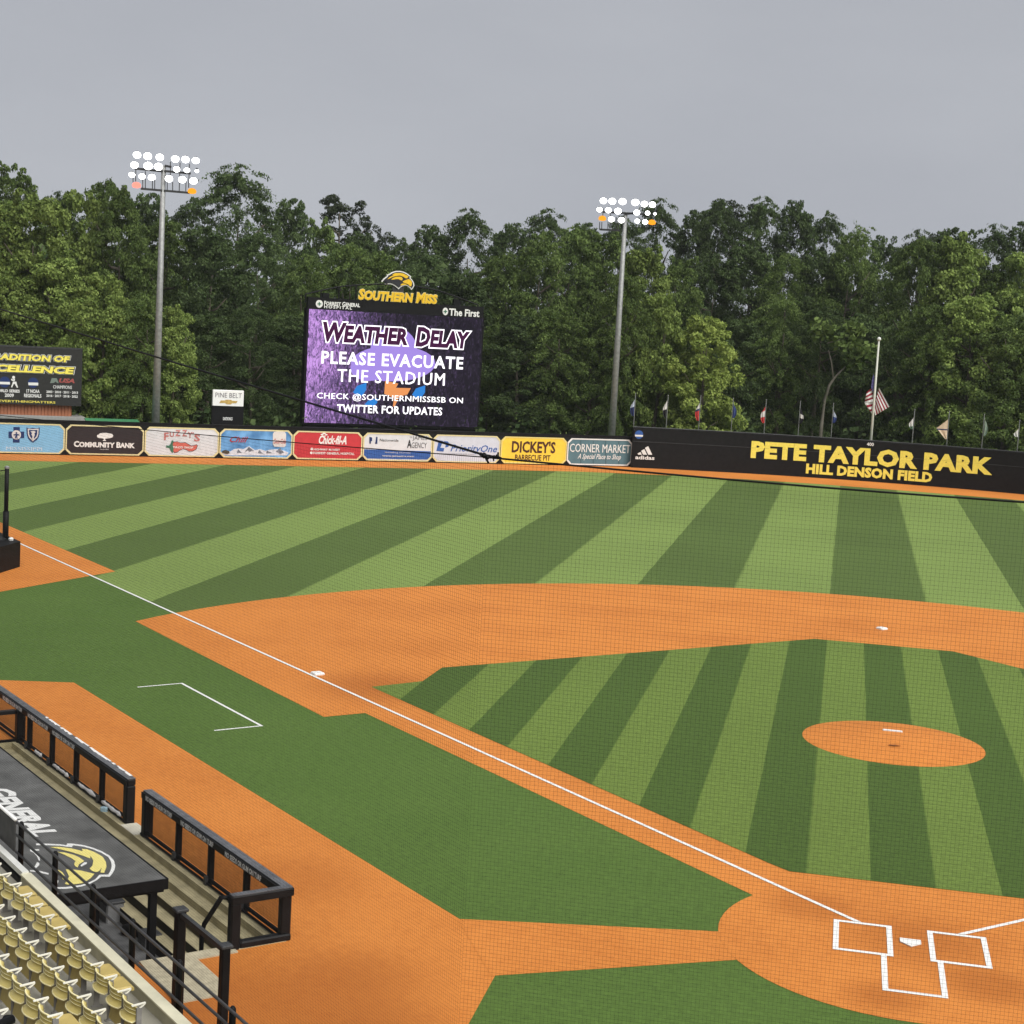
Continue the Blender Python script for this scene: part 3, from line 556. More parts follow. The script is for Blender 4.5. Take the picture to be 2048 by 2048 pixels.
eag_brow=[(610,545),(700,470),(850,425),(1000,415),(1090,440),(1140,510),(1110,585),(1050,580),(960,530),(820,530),(700,555)]
eag_beak=[(1130,660),(1180,610),(1300,560),(1410,525),(1490,560),(1550,640),(1560,740),(1530,850),(1470,850),(1400,780),(1300,720),(1200,695)]
eag_jaw=[(1035,820),(1080,740),(1170,725),(1280,745),(1340,785),(1230,785),(1120,805)]
def eag(pts,m_,y,name,par,th=.03): MB().poly([sf.hit(*PE(*q)) for q in pts],y,th).build(name,m_,par)
EM=thing('eagle_emblem','','emblem'); bpy.data.objects.remove(EM)
eg=MB().poly([sf.hit(*PE(*q)) for q in eag_out],.02,.1).build('eagle_emblem',white,T)
eag(inset(eag_out,46),MATS['black_print'],-.02,'emblem_face',eg)
for pl in (eag_top,eag_brow,eag_beak,eag_jaw): eag(pl,gold,-.05,'emblem_plume',eg,.025)
xa,za=sf.hit(*PE(965,990)); MB().box(xa-.5,xa+.5,.15,.4,sz1+.5,za+.8).build('emblem_post',darksteel,T)
po=MB(); 
for fx in (.2,.8): po.box(sx0+(sx1-sx0)*fx-.4,sx0+(sx1-sx0)*fx+.4,.2,.9,0,sz0)
po.build('post',black,T); MB().box(sx0,sx1,.3,.7,1.6,sz0-.2).build('skirt',black,T)

# left-field honours board above an orange metal shed
P=pxs(.1035,0,680); hf=from_wall(80,760,7.0)
T=thing('honors_board','black honors board with yellow block lettering over orange shed','sign',hf.o,LANG)
xr,zt=hf.hit(165.3,700.4); _,zb=hf.hit(161.5,812.5)
BW=15.5; MB().box(xr-BW,xr,0,.35,zb,zt).build('board',mat('charcoal_board',(.022,.022,.021),.5,.15),T)
MB().box(xr-BW,xr,-.03,.38,zt,zt+.14).build('top_trim',darksteel,T)
def hl(items,name,m_,y):
    if len(items)>1 and items[0][0]=='t' and 'record' in name: return [hl([i],name,m_,y) for i in items]
    mb=MB(); k=0
    for it in items:
        yy=y-.002*k; k+=1
        if it[0]=='t':
            x0,z1=hf.hit(*P(*it[2])); x1,z0=hf.hit(*P(*it[3])); mb.text(it[1],(x0,z0,x1,z1),yy,**(it[4] if len(it)>4 else {}))
        else: mb.poly([hf.hit(*P(*q)) for q in it[1]],yy,.01)
    return mb.build(name,m_,T)
big=[('t','TRADITION OF',(-270,244),(1352,436),dict(bold=.05,shear=.12,space=1.0)),('t','EXCELLENCE',(-500,450),(1432,664),dict(bold=.05,shear=.12))]
for nm,out,m_,y in (('lettering_halo',.085,white,-.02),('lettering_edge',.045,MATS['black_print'],-.05),('lettering',0,yellow,-.08)):
    hl([(a,b,c,d,dict(e,out=out)) for a,b,c,d,e in big],nm,m_,y)
hl([('t','#EVERYTHINGMATTERS',(-90,1150),(1068,1234),dict(bold=.035))],'motto_lettering',yellow,-.02)
hl([('t','WORLD SERIES',(-120,944),(380,1018),dict(bold=.03)),('t','2009',(92,1030),(266,1106),dict(bold=.03)),('t','17 NCAA',(512,950),(764,1026),dict(bold=.03)),('t','REGIONALS',(466,1036),(798,1116),dict(bold=.03)),('t','CHAMPIONS',(1026,872),(1388,948),dict(bold=.03)),('t','2003 · 2010 · 2011 · 2013',(896,974),(1504,1042),dict(bold=.03)),('t','2016 · 2017 · 2018 · 2022',(896,1050),(1502,1118),dict(bold=.03))],'record_lettering',white,-.02)
hl([('p',ell(90,812,108,106)),('p',ell(640,826,102,100))],'round_emblem',navy,-.02)
hl([('p',[(-10,805),(190,810),(190,860),(-5,852)]),('p',[(545,820),(738,825),(736,878),(548,872)])],'emblem_band',white,-.045)
hl([('p',ell(262,722,28,30)),('p',[(215,745),(250,765),(290,745),(285,790),(240,790),(212,772)]),('p',[(250,800),(315,805),(325,850),(348,915),(325,922),(285,850),(262,850),(235,918),(212,910),(235,850)])],'batter_emblem',white,-.03)
hl([('p',[(965,832),(1000,735),(1095,738),(1135,832),(1105,832),(1075,800),(1040,830)])],'swoosh_emblem',mat('grey_green_print',(.16,.20,.17),.5,.1),-.02)
hl([('t','USA',(1140,736),(1440,836),dict(bold=.05,shear=.25))],'league_lettering',mat('dull_red_print',(.33,.08,.07),.5,.1),-.02)
T=thing('metal_shed','orange ribbed metal shed below the black honors board','shed',hf.o,LANG)
xs,_=hf.hit(145.5,820); _,zl=hf.hit(100,832.5)
mb=MB(); n=60
pts=[]
for k in range(n): 
    xa=xs-BW+k*(BW/n); w_=BW/n
    pts+=[(xa,.6),(xa+w_*.72,.6),(xa+w_*.78,.66),(xa+w_*.94,.66)]
pts+=[(xs,.6),(xs,3.5),(xs-BW,3.5)]
m_=len(pts); mb.add([(x,y,zl) for x,y in pts]+[(x,y,zb+.1) for x,y in pts],[(k,(k+1)%m_,(k+1)%m_+m_,k+m_) for k in range(m_)]); mb.build('wall',mat('orange_metal',(.42,.165,.085),.6,.1,1.5),T)
xe,_=hf.hit(169.5,836); MB().box(xe-BW-2,xe,-.5,3.6,zl-.42,zl).build('ledge',mat('grey_ledge',(.28,.28,.27),.7,.15),T)
MB().box(xs-BW,xs+.6,-.2,3.5,0,zl-.42).build('base_wall',blackpad,T)
# small white dealership sign on the black clock board
P=pxs(.0621,400,760); pf=from_wall(455,800,3.5)
T=thing('sponsor_sign','small white sponsor sign over a black board above the wall','sign',pf.o,LANG)
x0,z1=pf.hit(*P(412,310)); x1,z0=pf.hit(*P(1388,850)); MB().rbox(x0,x1,-.12,.2,z0,z1,.03).build('panel',mat('bright_white_panel',(.82,.81,.79),.45,.03),T)
def pl_(items,name,m_,y):
    mb=MB()
    for it in items:
        if it[0]=='t':
            xa,zb_=pf.hit(*P(*it[2])); xb,za_=pf.hit(*P(*it[3])); mb.text(it[1],(xa,za_,xb,zb_),y,**(it[4] if len(it)>4 else {}))
        else: mb.poly([pf.hit(*P(*q)) for q in it[1]],y,.01)
    return mb.build(name,m_,T)
pl_([('t','PINE BELT',(490,400),(1330,578),dict(bold=-.005))],'lettering',mat('grey_print',(.14,.12,.14),.5,.1),-.14)
pl_([('p',[(608,738),(660,652),(795,655),(815,630),(990,635),(1020,662),(1203,672),(1155,742),(1018,745),(985,782),(860,778),(780,735)])],'bowtie_emblem',mat('bronze_print',(.50,.33,.10),.4,.2),-.14)
MB().box(x0-.02,x1+.05,-.05,.2,1.5,z0-.05).build('clock_board',black,T); pl_([('t','DAKTRONICS',(735,1190),(1035,1300),dict(bold=.03))],'maker_lettering',white,-.08)
MB().box(x0+.2,x0+.4,.25,.4,0,z1-.1).build('post',black,T); MB().box(x1-.4,x1-.2,.25,.4,0,z1-.1).build('post',black,T)
gf=from_wall(235,848,2.2); T=thing('green_canopy','low green canopy edge just behind the dark brown banner','canopy',gf.o,LANG)
xa,za=gf.hit(178,842.5); xb,_=gf.hit(286,850); mb=MB(); mb.add([(xa,-.2,za-.25),(xb,-.2,za-.25),(xb,2.6,za+.05),(xa,2.6,za+.05),(xa,-.2,za-.32),(xb,-.2,za-.32),(xb,2.6,za-.02),(xa,2.6,za-.02)],[(0,1,2,3),(7,6,5,4),(0,4,5,1),(1,5,6,2),(2,6,7,3),(3,7,4,0)]); mb.build('roof',mat('green_canvas',(.05,.20,.09),.6,.15),T)
mb=MB(); [mb.tube([(x,.8,0),(x,.8,za-.2)],.05,6) for x in (xa+.3,xb-.3)]; mb.build('post',darksteel,T)
# black windscreen rail seen above the left banners
# ---- stadium light poles
lampg=glow('lit_lamp',(1,.99,.96),3.2); redg=glow('red_lamp',(1,.16,.12),.85); orag=glow('amber_lamp',(1,.36,.02),.42)
def light_pole(base,top,off,lamps,warn,bars,uprights,label,wpx):
    b=from_wall(base[0],base[1],off); fr=Fr(b.o,math.atan2(CAMP.x-b.o.x,-(CAMP.y-b.o.y))) if False else b
    T=thing('light_pole',label,'light pole',b.o,LANG,'floodlight poles behind the outfield wall')
    ang=math.atan2(b.o.y-CAMP.y,b.o.x-CAMP.x)-math.pi/2          # head turned towards the infield
    hd=Fr(b.o,ang); T.rotation_euler=(0,0,ang); b=hd
    D=(b.o-CAMP).length; r0=wpx[0]*D/FPX/2; r1=wpx[1]*D/FPX/2
    xt,zt_=b.hit(*top)
    MB().tube([(0,0,0),(0,0,zt_*.5),(0,0,zt_)],[r0,(r0+r1)/2,r1],14).build('pole',steel,T,smooth=True)
    MB().tube([(0,0,0),(0,0,.3)],[r0*1.6,r0*1.5],14).build('base_plate',darksteel,T)
    fm=MB()
    for p,q in bars:
        (xa,za),(xb,zb_)=b.hit(*p,y=-.1),b.hit(*q,y=-.1); fm.bar((xa,-.1 if True else 0,za),(xb,-.1,zb_),.16)
    for p,q in uprights:
        (xa,za),(xb,zb_)=b.hit(*p,y=-.1),b.hit(*q,y=-.1); fm.bar((xa,-.16,za),(xb,-.16,zb_),.07)
    fm.build('crossarm',darksteel,T)
    for k,(px,py,s) in enumerate(lamps):
        x,z=b.hit(px,py,y=-.5); hs_=MB(); r=.30*s
        d=Vector((0,-.82,-.57))
        hs_.tube([Vector((x,-.5,z))-d*.42,Vector((x,-.5,z))-d*.2,Vector((x,-.5,z))],[r*.35,r*.8,r],12); h=hs_.build('floodlight',darksteel,T,smooth=True)
        g=MB(); g.tube([Vector((x,-.5,z))+d*.005,Vector((x,-.5,z))+d*.05],[r*.98,r*.7],14); g.build('lens',lampg,h,smooth=True)
        ar=MB(); ar.bar((x,-.16,z+.02),(x,-.42,z+.02),.06); ar.build('bracket',darksteel,h)
    for px,py,m_ in warn:
        x,z=b.hit(px,py,y=-.3); MB().lathe([(.12,-.18),(.30,-.12),(.34,.05),(.24,.2),(.08,.26)],12,(x,-.3,z)).build('warning_light',m_,T,smooth=True)
    return T
S=.1139
f1=lambda x,y:(220+x*S,280+y*S); f2=lambda x,y:(1150+x*S,360+y*S)
la=[(475,262,1),(662,283,1.05),(875,303,1),(1145,332,1),(1325,342,1),(1505,360,.95),(430,440,1),(670,455,1.15),(850,470,1.1),(1170,515,.85),(1350,530,.75),(1525,545,.5),(385,612,.8),(565,640,.85),(735,655,.95),(1035,680,1),(1270,695,1),(1465,718,1)]
light_pole((311,848),(326.5,331),3.2,[(*f1(a,b),c) for a,b,c in la],[(*f1(465,800),redg),(*f1(1440,905),orag)],
  [(f1(540,855),f1(1400,928)),(f1(950,545),f1(1420,588)),(f1(430,500),f1(930,550)),(f1(960,450),f1(1080,475))],
  [(f1(455,500),f1(450,730)),(f1(405,660),f1(405,745)),(f1(575,690),f1(575,840)),(f1(620,550),f1(620,850)),(f1(1060,380),f1(1060,620)),(f1(1230,400),f1(1215,900)),(f1(1395,420),f1(1380,840)),(f1(1335,720),f1(1330,900)),(f1(1005,730),f1(1005,890)),(f1(1100,740),f1(1100,890)),(f1(745,700),f1(745,860)),(f1(785,690),f1(785,860))],
  'tall grey light pole with lit lamps, left of the scoreboard',(16.5,8.7))
lb=[(500,365,1),(655,372,1.05),(835,378,1.1),(1060,393,1.1),(1220,422,1),(1360,432,.95),(430,520,.8),(585,530,.9),(755,545,1),(1085,570,.9),(1275,580,.7),(1405,593,.4),(640,690,.9),(815,705,.95),(1095,722,.75),(1232,736,.8)]
light_pole((1223,874),(1253.5,424),3.2,[(*f2(a,b),c) for a,b,c in lb],[(*f2(480,680),orag),(*f2(1350,750),orag)],
  [(f2(430,868),f2(790,888)),(f2(480,560),f2(1400,610)),(f2(880,600),f2(1050,580))],
  [(f2(435,740),f2(430,870)),(f2(472,740),f2(468,870)),(f2(580,730),f2(575,880)),(f2(620,570),f2(615,885)),(f2(725,650),f2(715,890)),(f2(765,720),f2(760,890)),(f2(495,500),f2(485,700)),(f2(1260,760),f2(1255,900)),(f2(1340,780),f2(1335,880))],
  'tall grey light pole with lit lamps, right of the scoreboard',(15.5,7.5))

# ---- flags behind the centre-field wall
def q_off(px,py,off):
    d=ray(px,py); lo,hi=100,220
    for _ in range(50):
        m_=(lo+hi)/2; p=CAMP+d*m_
        if p.y<Q(p.x)+off: lo=m_
        else: hi=m_
    return CAMP+d*lo
def facing(o): return math.atan2(o.y-CAMP.y,o.x-CAMP.x)-math.pi/2
fcol={'white':mat('white_cloth',(.62,.62,.60),.8,.08),'red':mat('red_cloth',(.50,.045,.045),.8,.12),'navy':mat('navy_cloth',(.02,.03,.10),.8,.15),'black':mat('black_cloth',(.015,.015,.02),.8,.2),'green':mat('green_cloth',(.12,.20,.14),.8,.15),'cream':mat('cream_cloth',(.62,.50,.36),.8,.06),'blue':mat('blue_cloth',(.035,.06,.20),.8,.2),'bluewhite':mat('pale_blue_cloth',(.40,.46,.55),.8,.1),'palegreen':mat('pale_green_cloth',(.24,.32,.26),.8,.12)}
flags=[((1266,870),(1268.5,788),1266.5,798,832,'bluewhite',[(.42,'bluewhite'),(1,'navy')],'limp flag, pale blue above navy, at the wall corner'),
 ((1331,872),(1334,792),1331,800,836,'white',[(.5,'white'),(1,'black')],'limp flag, white fold over a black lower part'),
 ((1396,874),(1400,793),1396,805,841,'red',[(.3,'white'),(.42,'navy'),(1,'red')],'limp flag, white top, narrow navy band and red tail'),
 ((1461,876),(1466,798),1467,806,836,'blue',[(1,'blue')],'limp dark blue flag between the two red ones'),
 ((1527,878),(1532,801),1528,812,846,'red',[(.22,'red'),(.62,'white'),(1,'red')],'limp flag with white middle between red ends'),
 ((1595,882),(1599.5,804),1603,815,848,'black',[(.35,'black'),(.6,'white'),(1,'black')],'limp black flag with a small white patch'),
 ((1661,885),(1668,808),1671,820,846,'blue',[(.5,'bluewhite'),(1,'blue')],'limp blue flag left of the national flag'),
 ((1823,898),(1828.5,820),1825,834,858,'white',[(.75,'white'),(1,'green')],'narrow limp white flag right of the national flag'),
 ((1892,903),(1899,824),1890,838,878,'cream',[(.52,'cream'),(.55,'navy'),(1,'cream')],'cream flag puffed out into a point'),
 ((1962,908),(1967.5,830),1966,836,872,'palegreen',[(1,'palegreen')],'limp pale green flag'),
 ((2033,914),(2040,842),2036,856,874,'white',[(1,'white')],'short limp white flag, rightmost on the wall')]
fpole=mat('weathered_pole',(.11,.115,.105),.6,.15)
for (bp,tp,fx,fy0,fy1,_,bands,label) in flags:
    o=q_off(bp[0],bp[1],.55); o.z=0; a=facing(o); fr=Fr(o,a); T=thing('flagpole',f'thin grey flagpole carrying a {label}' if False else 'thin grey pole with a '+label,'flagpole',o,a,'flagpoles along the center field wall')
    xt,zt_=fr.hit(*tp); MB().tube([(0,0,0),(0,0,zt_)],[.045,.035],8).build('pole',fpole,T,smooth=True); MB().lathe([(.02,0),(.05,.04),(.02,.1)],8,(0,0,zt_)).build('finial',steel,T,smooth=True)
    puff='puffed' in label
    x1,za=fr.hit(fx,fy0); _,zb_=fr.hit(fx,fy1); side=-1 if fx<=(bp[0]+tp[0])/2+.5 else 1
    names=[]; mb=MB(); n=16; cols=6
    W_=.42 if not puff else .95
    for k in range(n+1):
        f_=k/n; z=za+(zb_-za)*f_
        if puff: wv=W_*(f_/.52 if f_<.52 else (1-f_)/.48*.75+.12)
        else: wv=W_*(.25+1.1*f_*(1-f_)*2) if f_<.7 else W_*(.25+.46*(1-(f_-.7)/.3)+.1)
        for j in range(cols+1):
            g=j/cols; mb.v.append((side*(.04+wv*g),-.06+.10*math.sin(g*9+f_*2.5)*(.4 if puff else 1)*(.3+f_),z-.25*g*(1-f_)*(0 if puff else 1)))
    for k in range(n):
        f_=(k+.5)/n; c_=next(b[1] for b in bands if f_<=b[0])
        if c_ not in names: names.append(c_)
        for j in range(cols): mb.f.append((k*(cols+1)+j,k*(cols+1)+j+1,(k+1)*(cols+1)+j+1,(k+1)*(cols+1)+j)); mb.m.append(names.index(c_))
    mb.build('flag',[fcol[c] for c in names],T,smooth=True)
# national flag at half staff
o=q_off(1742,878,1.2); o.z=0; a=facing(o); fr=Fr(o,a); T=thing('flagpole','tall white flagpole with striped national flag at half staff','flagpole',o,a)
xt,zt_=fr.hit(1759,682); MB().tube([(0,0,0),(0,0,zt_)],[.13,.075],12).build('pole',mat('cream_pole',(.52,.52,.45),.45,.06),T,smooth=True)
MB().lathe([(.03,0),(.14,.06),(.17,.17),(.13,.28),(.02,.34)],12,(0,0,zt_)).build('finial',white,T,smooth=True)
PF=pxs(.1242,1700,660); fl=MB(); k_=0
def fp(x,y,yy): X,Z=fr.hit(*PF(x,y)); return (X,yy,Z)
# right-hand fold: stripes running down to the right; left-hand fold: chevrons; canton folded narrow above
def strip(A,B,C,D,n,m0,y0,y1):
    A,B,C,D=[Vector(q) for q in (A,B,C,D)]
    for i in range(n):
        f0,f1=i/n,(i+1)/n; fl.mi=(m0+i)%2
        for s_ in range(6):
            g0,g1=s_/6,(s_+1)/6
            def P_(f,g): v=A.lerp(B,f).lerp(D.lerp(C,f),g); return fp(v.x,v.y,y0+(y1-y0)*g+.09*math.sin(g*5+f*2.2)+.05*math.sin(f*9))
            b=len(fl.v); fl.add([P_(f0,g0),P_(f1,g0),P_(f1,g1),P_(f0,g1)],[(0,1,2,3)])
strip((468,930),(385,1240),(405,1375),(635,1235),11,0,.18,-.1)
strip((352,935),(372,1150),(235,1180),(268,1000),6,1,.14,.02)
strip((372,1150),(355,1350),(345,1345),(238,1180),5,0,.14,.0)
fl.mi=2; fl.add([fp(378,705,.16),fp(392,760,.16),fp(378,990,.12),fp(362,985,.10),fp(340,930,.02),fp(352,820,.05)],[(0,1,2,3,4,5)])
fl.build('flag',[fcol['white'],mat('flag_red',(.24,.014,.03),.8,.1),mat('canton_cloth',(.09,.08,.22),.8,.3,8)],T,smooth=False)
# ------------------------------------------------------------------ woodland behind the walls
bark=mat('bark',(.10,.085,.065),.9,.3,3); palebark=mat('pale_bark',(.15,.135,.11),.9,.25,2)
LV={'light':leaf('leaves_light',(.100,.150,.038),(.300,.385,.110)),'mid':leaf('leaves_mid',(.058,.094,.028),(.160,.220,.068)),'dark':leaf('leaves_dark',(.040,.066,.026),(.110,.154,.060)),'bright':leaf('leaves_bright',(.165,.23,.05),(.40,.49,.13)),'pine':leaf('pine_needles',(.020,.030,.018),(.060,.076,.040))}
def make_tree(seed,H,R,tone,kind='broad',nc=150,nl=150,ls=.30,z0=.08,barkm=None):
    rnd=random.Random(seed); T=thing('tree','','tree'); g=rnd.gauss; U=rnd.uniform
    cl=[]
    if kind=='pine':
        for k in range(nc):
            t=U(.60,1.0); rr_=R*(.35+.65*math.sin(math.pi*min(1,(1.02-t)/.42)))*math.sqrt(U(.15,1)); a=U(0,6.283)
            cl.append((rr_*math.cos(a),rr_*math.sin(a),H*t,U(.45,1.0)))
    else:
        lob=[(U(0,6.283),U(.25,.95),U(.55,1.12)) for _ in range(9)]
        for k in range(nc):
            t=z0+(1-z0)*(rnd.random()**.8); prof=min(1,(t-z0+.12)/.30)*math.sqrt(max(0,1-max(0,(t-.45)/.58)**2.2))
            a=U(0,6.283); bulge=1
            for la_,lt,lr in lob:
                da=abs((a-la_+math.pi)%(2*math.pi)-math.pi); bulge+=.33*(lr-.8)*math.exp(-(da/.6)**2-((t-lt)/.16)**2)*3
            rr_=R*prof*bulge*(U(.12,1)**.45); cl.append((rr_*math.cos(a),rr_*math.sin(a),H*t+U(-.5,.5),U(.75,1.75)*(1.0-.35*max(0,t-.7)/.3)))
        for k in range(10):            # tufts that break the outline
            a=U(0,6.283); r=R*U(.1,.55); cl.append((r*math.cos(a),r*math.sin(a),H*U(.95,1.03),U(.4,.8)))
    mb=MB(); V=mb.v; F=mb.f
    for cx,cy,cz,rc in cl:
        m_=int(nl*(rc/1.2)**1.5)+12; fl_=U(.45,.8) if kind!='pine' else .55; tilt=U(-.3,.3)
        for i in range(m_):
            dx,dy,dz=g(0,1),g(0,1),g(0,1)+.25; q=math.sqrt(dx*dx+dy*dy+dz*dz)+1e-6; dx/=q;dy/=q;dz/=q
            r=rc*(U(.25,1)**.4)
            if kind=='feather':
                h=math.hypot(cx,cy)+.01; l=rc*1.5*g(0,.55); px,py,pz=cx+cx/h*l+dx*r*.5,cy+cy/h*l+dy*r*.5,cz+dz*r*.34-.16*l*abs(l)-.10*l
            else: px,py,pz=cx+dx*r,cy+dy*r,cz+dz*r*fl_+tilt*dx*r
            nx,ny,nz=dx*.5+g(0,.55),dy*.5+g(0,.55),dz*.5+.45+g(0,.45); n_=Vector((nx,ny,nz)).normalized()
            s_=ls*U(.6,1.35); a_=n_.orthogonal().normalized(); b_=n_.cross(a_); th=U(0,6.28); c1,s1=math.cos(th),math.sin(th)
            A=(a_*c1+b_*s1)*s_*.62; B=(b_*c1-a_*s1)*s_*(.40 if kind=='broad' else .24)
            k=len(V); V.append((px-A.x,py-A.y,pz-A.z)); V.append((px+B.x,py+B.y,pz+B.z)); V.append((px+A.x,py+A.y,pz+A.z-.06*s_)); V.append((px-B.x,py-B.y,pz-B.z)); F.append((k,k+1,k+2,k+3))
    mb.m=[0]*len(F); mb.build('crown',LV[tone],T)
    tk=MB(); tp=.92 if kind=='pine' else .8
    tr=R*.055+.10; bend=[(0,0)]
    for k in range(6): bend.append((bend[-1][0]+U(-.3,.3),bend[-1][1]+U(-.3,.3)))
    tk.tube([(bend[k][0],bend[k][1],H*tp*k/6-(.6 if k==0 else 0)) for k in range(7)],[tr*(1.25-1.05*k/6) for k in range(7)],8)
    for k in range(9):
        t=U(.25,.75) if kind!='pine' else U(.55,.85); a=U(0,6.283); l=R*U(.45,.85); i=min(5,int(t/tp*6)); b0=bend[i]
        p0=Vector((b0[0],b0[1],H*t)); p2=p0+Vector((math.cos(a)*l,math.sin(a)*l,l*U(.25,.9))); p1=p0.lerp(p2,.5)+Vector((0,0,-.12*l))
        tk.tube([p0,p1,p2],[tr*.42,tr*.28,tr*.1],5)
    tk.build('trunk',barkm or bark,T,smooth=True)
    return T,H
PROTO={'L1':make_tree(1,22,5.2,'light',nc=165,ls=.34),'L2':make_tree(2,19,5.6,'light',nc=160,ls=.34,z0=.05),'M1':make_tree(3,23,6.2,'mid',nc=170,ls=.31),'M2':make_tree(4,21,5.6,'mid',nc=175,ls=.34,z0=.05,kind='feather'),'M3':make_tree(5,24,6.6,'mid',nc=175,kind='feather',ls=.33),
 'D1':make_tree(6,24,6.4,'dark',nc=175,ls=.32,kind='feather'),'D2':make_tree(7,22,5.4,'dark',nc=160,ls=.30,z0=.06),'P1':make_tree(8,27,4.3,'pine',kind='pine',nc=80,nl=150,ls=.34),'P2':make_tree(9,25,3.4,'pine',kind='pine',nc=62,nl=150,ls=.34),'B1':make_tree(12,18,5.4,'bright',nc=160,ls=.36,z0=.04)}
USED=set(); CNT={}
TYPE={'B':('bright lime-green leafy tree','broadleaf trees behind the outfield wall'),'L':('pale yellow-green leafy tree','broadleaf trees behind the outfield wall'),'M':('mid-green leafy tree','broadleaf trees behind the outfield wall'),'D':('dark green dense tree','broadleaf trees behind the outfield wall'),'P':('dark bare-trunked pine','pines behind the outfield wall')}
def wall_t(px):
    d=ray(px,900)
    for t in [90+.5*k for k in range(300)]:
        p=CAMP+d*t; yl=A_L.y+(p.x-A_L.x)*math.tan(LANG); yw=yl if p.x<-19.93 else (Q(p.x) if p.x<30 else Q(30))
        if p.y>yw: return t
ORD=['first','second','third','fourth','fifth','sixth','seventh','eighth','ninth','tenth','eleventh','twelfth','thirteenth','fourteenth','fifteenth','sixteenth','seventeenth','eighteenth','nineteenth','twentieth','twenty-first','twenty-second','twenty-third','twenty-fourth','twenty-fifth','twenty-sixth','twenty-seventh','twenty-eighth']
def place(row,px,ytop,hw,extra,proto,rz=None):
    T0,H0=PROTO[proto]; R0={'L1':5.2,'L2':5.6,'M1':6.2,'M2':5.6,'M3':6.6,'D1':6.4,'D2':5.4,'P1':4.3,'P2':3.4,'B1':5.4}[proto]
    t=wall_t(px)+extra; d=ray(px,ytop); k=t/math.hypot(*(ray(px,900).xy))*math.hypot(*(ray(px,900).xy)); p=CAMP+d*(t*math.hypot(*ray(px,900).xy)/math.hypot(*d.xy))
    H=p.z; s=H/H0; D=t; rw=hw*D/FPX/R0
    o=T0 if proto not in USED else copy_tree(T0); USED.add(proto)
    o.location=(p.x,p.y,0); o.scale=(rw,rw,s); o.rotation_euler=(0,0,random.uniform(0,6.28) if rz is None else rz)
    kind,grp=TYPE[proto[0]]; n=CNT.get((row,proto[0]),0); CNT[(row,proto[0])]=n+1
    tag(o,f'{kind}, {ORD[n]} from the left of its kind, {row} row of woods','tree',grp)
# (row, px, top y, half width px, metres beyond the wall, kind) sorted left to right within each row
BACK=[(-40,350,90,48,'M3'),(30,348,70,44,'M1'),(120,398,62,46,'D1'),(215,376,72,45,'M2'),(300,404,66,48,'D2'),(385,410,64,50,'D1'),(475,346,104,40,'D1'),(585,415,60,50,'D2'),(640,450,56,52,'M1'),(688,390,62,56,'P1'),(742,432,34,58,'P2'),(775,462,30,56,'P2'),
 (722,478,62,50,'D2'),(806,488,60,52,'D1'),(865,466,64,46,'D2'),(940,432,74,44,'D1'),(1020,462,60,48,'D2'),(1095,432,72,52,'D1'),(1165,462,62,50,'D2'),(1245,446,66,54,'D1'),(1318,412,66,60,'D1'),(1395,438,58,54,'D2'),(1468,398,70,60,'P1'),(1442,416,70,50,'D1'),(1530,410,70,48,'D1'),(1595,420,56,46,'D2'),(1655,438,62,48,'D1'),(1715,466,60,46,'M3'),(1772,488,54,54,'D2'),(1838,474,56,52,'D1'),(1868,458,36,58,'P2'),(1915,474,70,48,'D2'),(1990,464,66,50,'D1'),(2060,462,74,50,'D2'),(2130,470,74,50,'D1')]
MID=[(-20,420,90,24,'L1'),(75,400,80,22,'L1'),(160,400,74,24,'L2'),(245,395,70,22,'M1'),(330,450,72,26,'M2'),(420,470,80,24,'D2'),(520,470,84,26,'D1'),(610,520,74,26,'M3'),(700,500,70,28,'M2'),(770,520,70,26,'M1'),(850,510,80,26,'D1'),(930,560,76,22,'D2'),(1010,520,74,26,'M2'),(1080,480,66,22,'M1'),(1150,470,72,24,'M2'),(1215,480,70,22,'M1'),(1290,506,62,16,'L1'),(1365,530,60,20,'M1'),(1430,520,70,30,'D1'),(1500,500,74,30,'D2'),(1575,520,70,26,'M3'),(1650,520,76,26,'D2'),(1700,490,60,24,'M1'),(1770,560,64,24,'D1'),(1845,490,74,18,'M2'),(1920,486,80,18,'L1'),(1990,540,72,20,'M1'),(2060,520,80,20,'L2')]
FRONT=[(10,560,74,19,'L2'),(110,520,76,19,'L1'),(205,560,70,10,'L2'),(290,600,66,9,'M2'),(352,620,50,8,'L1'),(420,640,72,12,'D2'),(505,620,80,13,'D1'),(590,640,76,20,'D2'),(880,600,70,22,'D1'),(985,660,44,16,'M1'),(1040,640,72,13,'D2'),(1115,620,72,12,'M2'),(1190,640,66,10,'M1'),(1252,560,60,8,'M2'),(1322,600,58,9,'L2'),(1412,645,72,7,'B1'),(1490,650,66,14,'D2'),(1570,600,70,14,'M3'),(1645,620,76,13,'D1'),(1730,640,66,14,'D2'),(1800,680,60,12,'D1'),(1870,620,76,11,'M2'),(1950,600,78,10,'L1'),(2030,640,80,9,'M1'),(2100,640,80,10,'L2')]
for nm,lst in (('back',BACK),('middle',MID),('front',FRONT)):
    for a in sorted(lst): place(nm,*a)
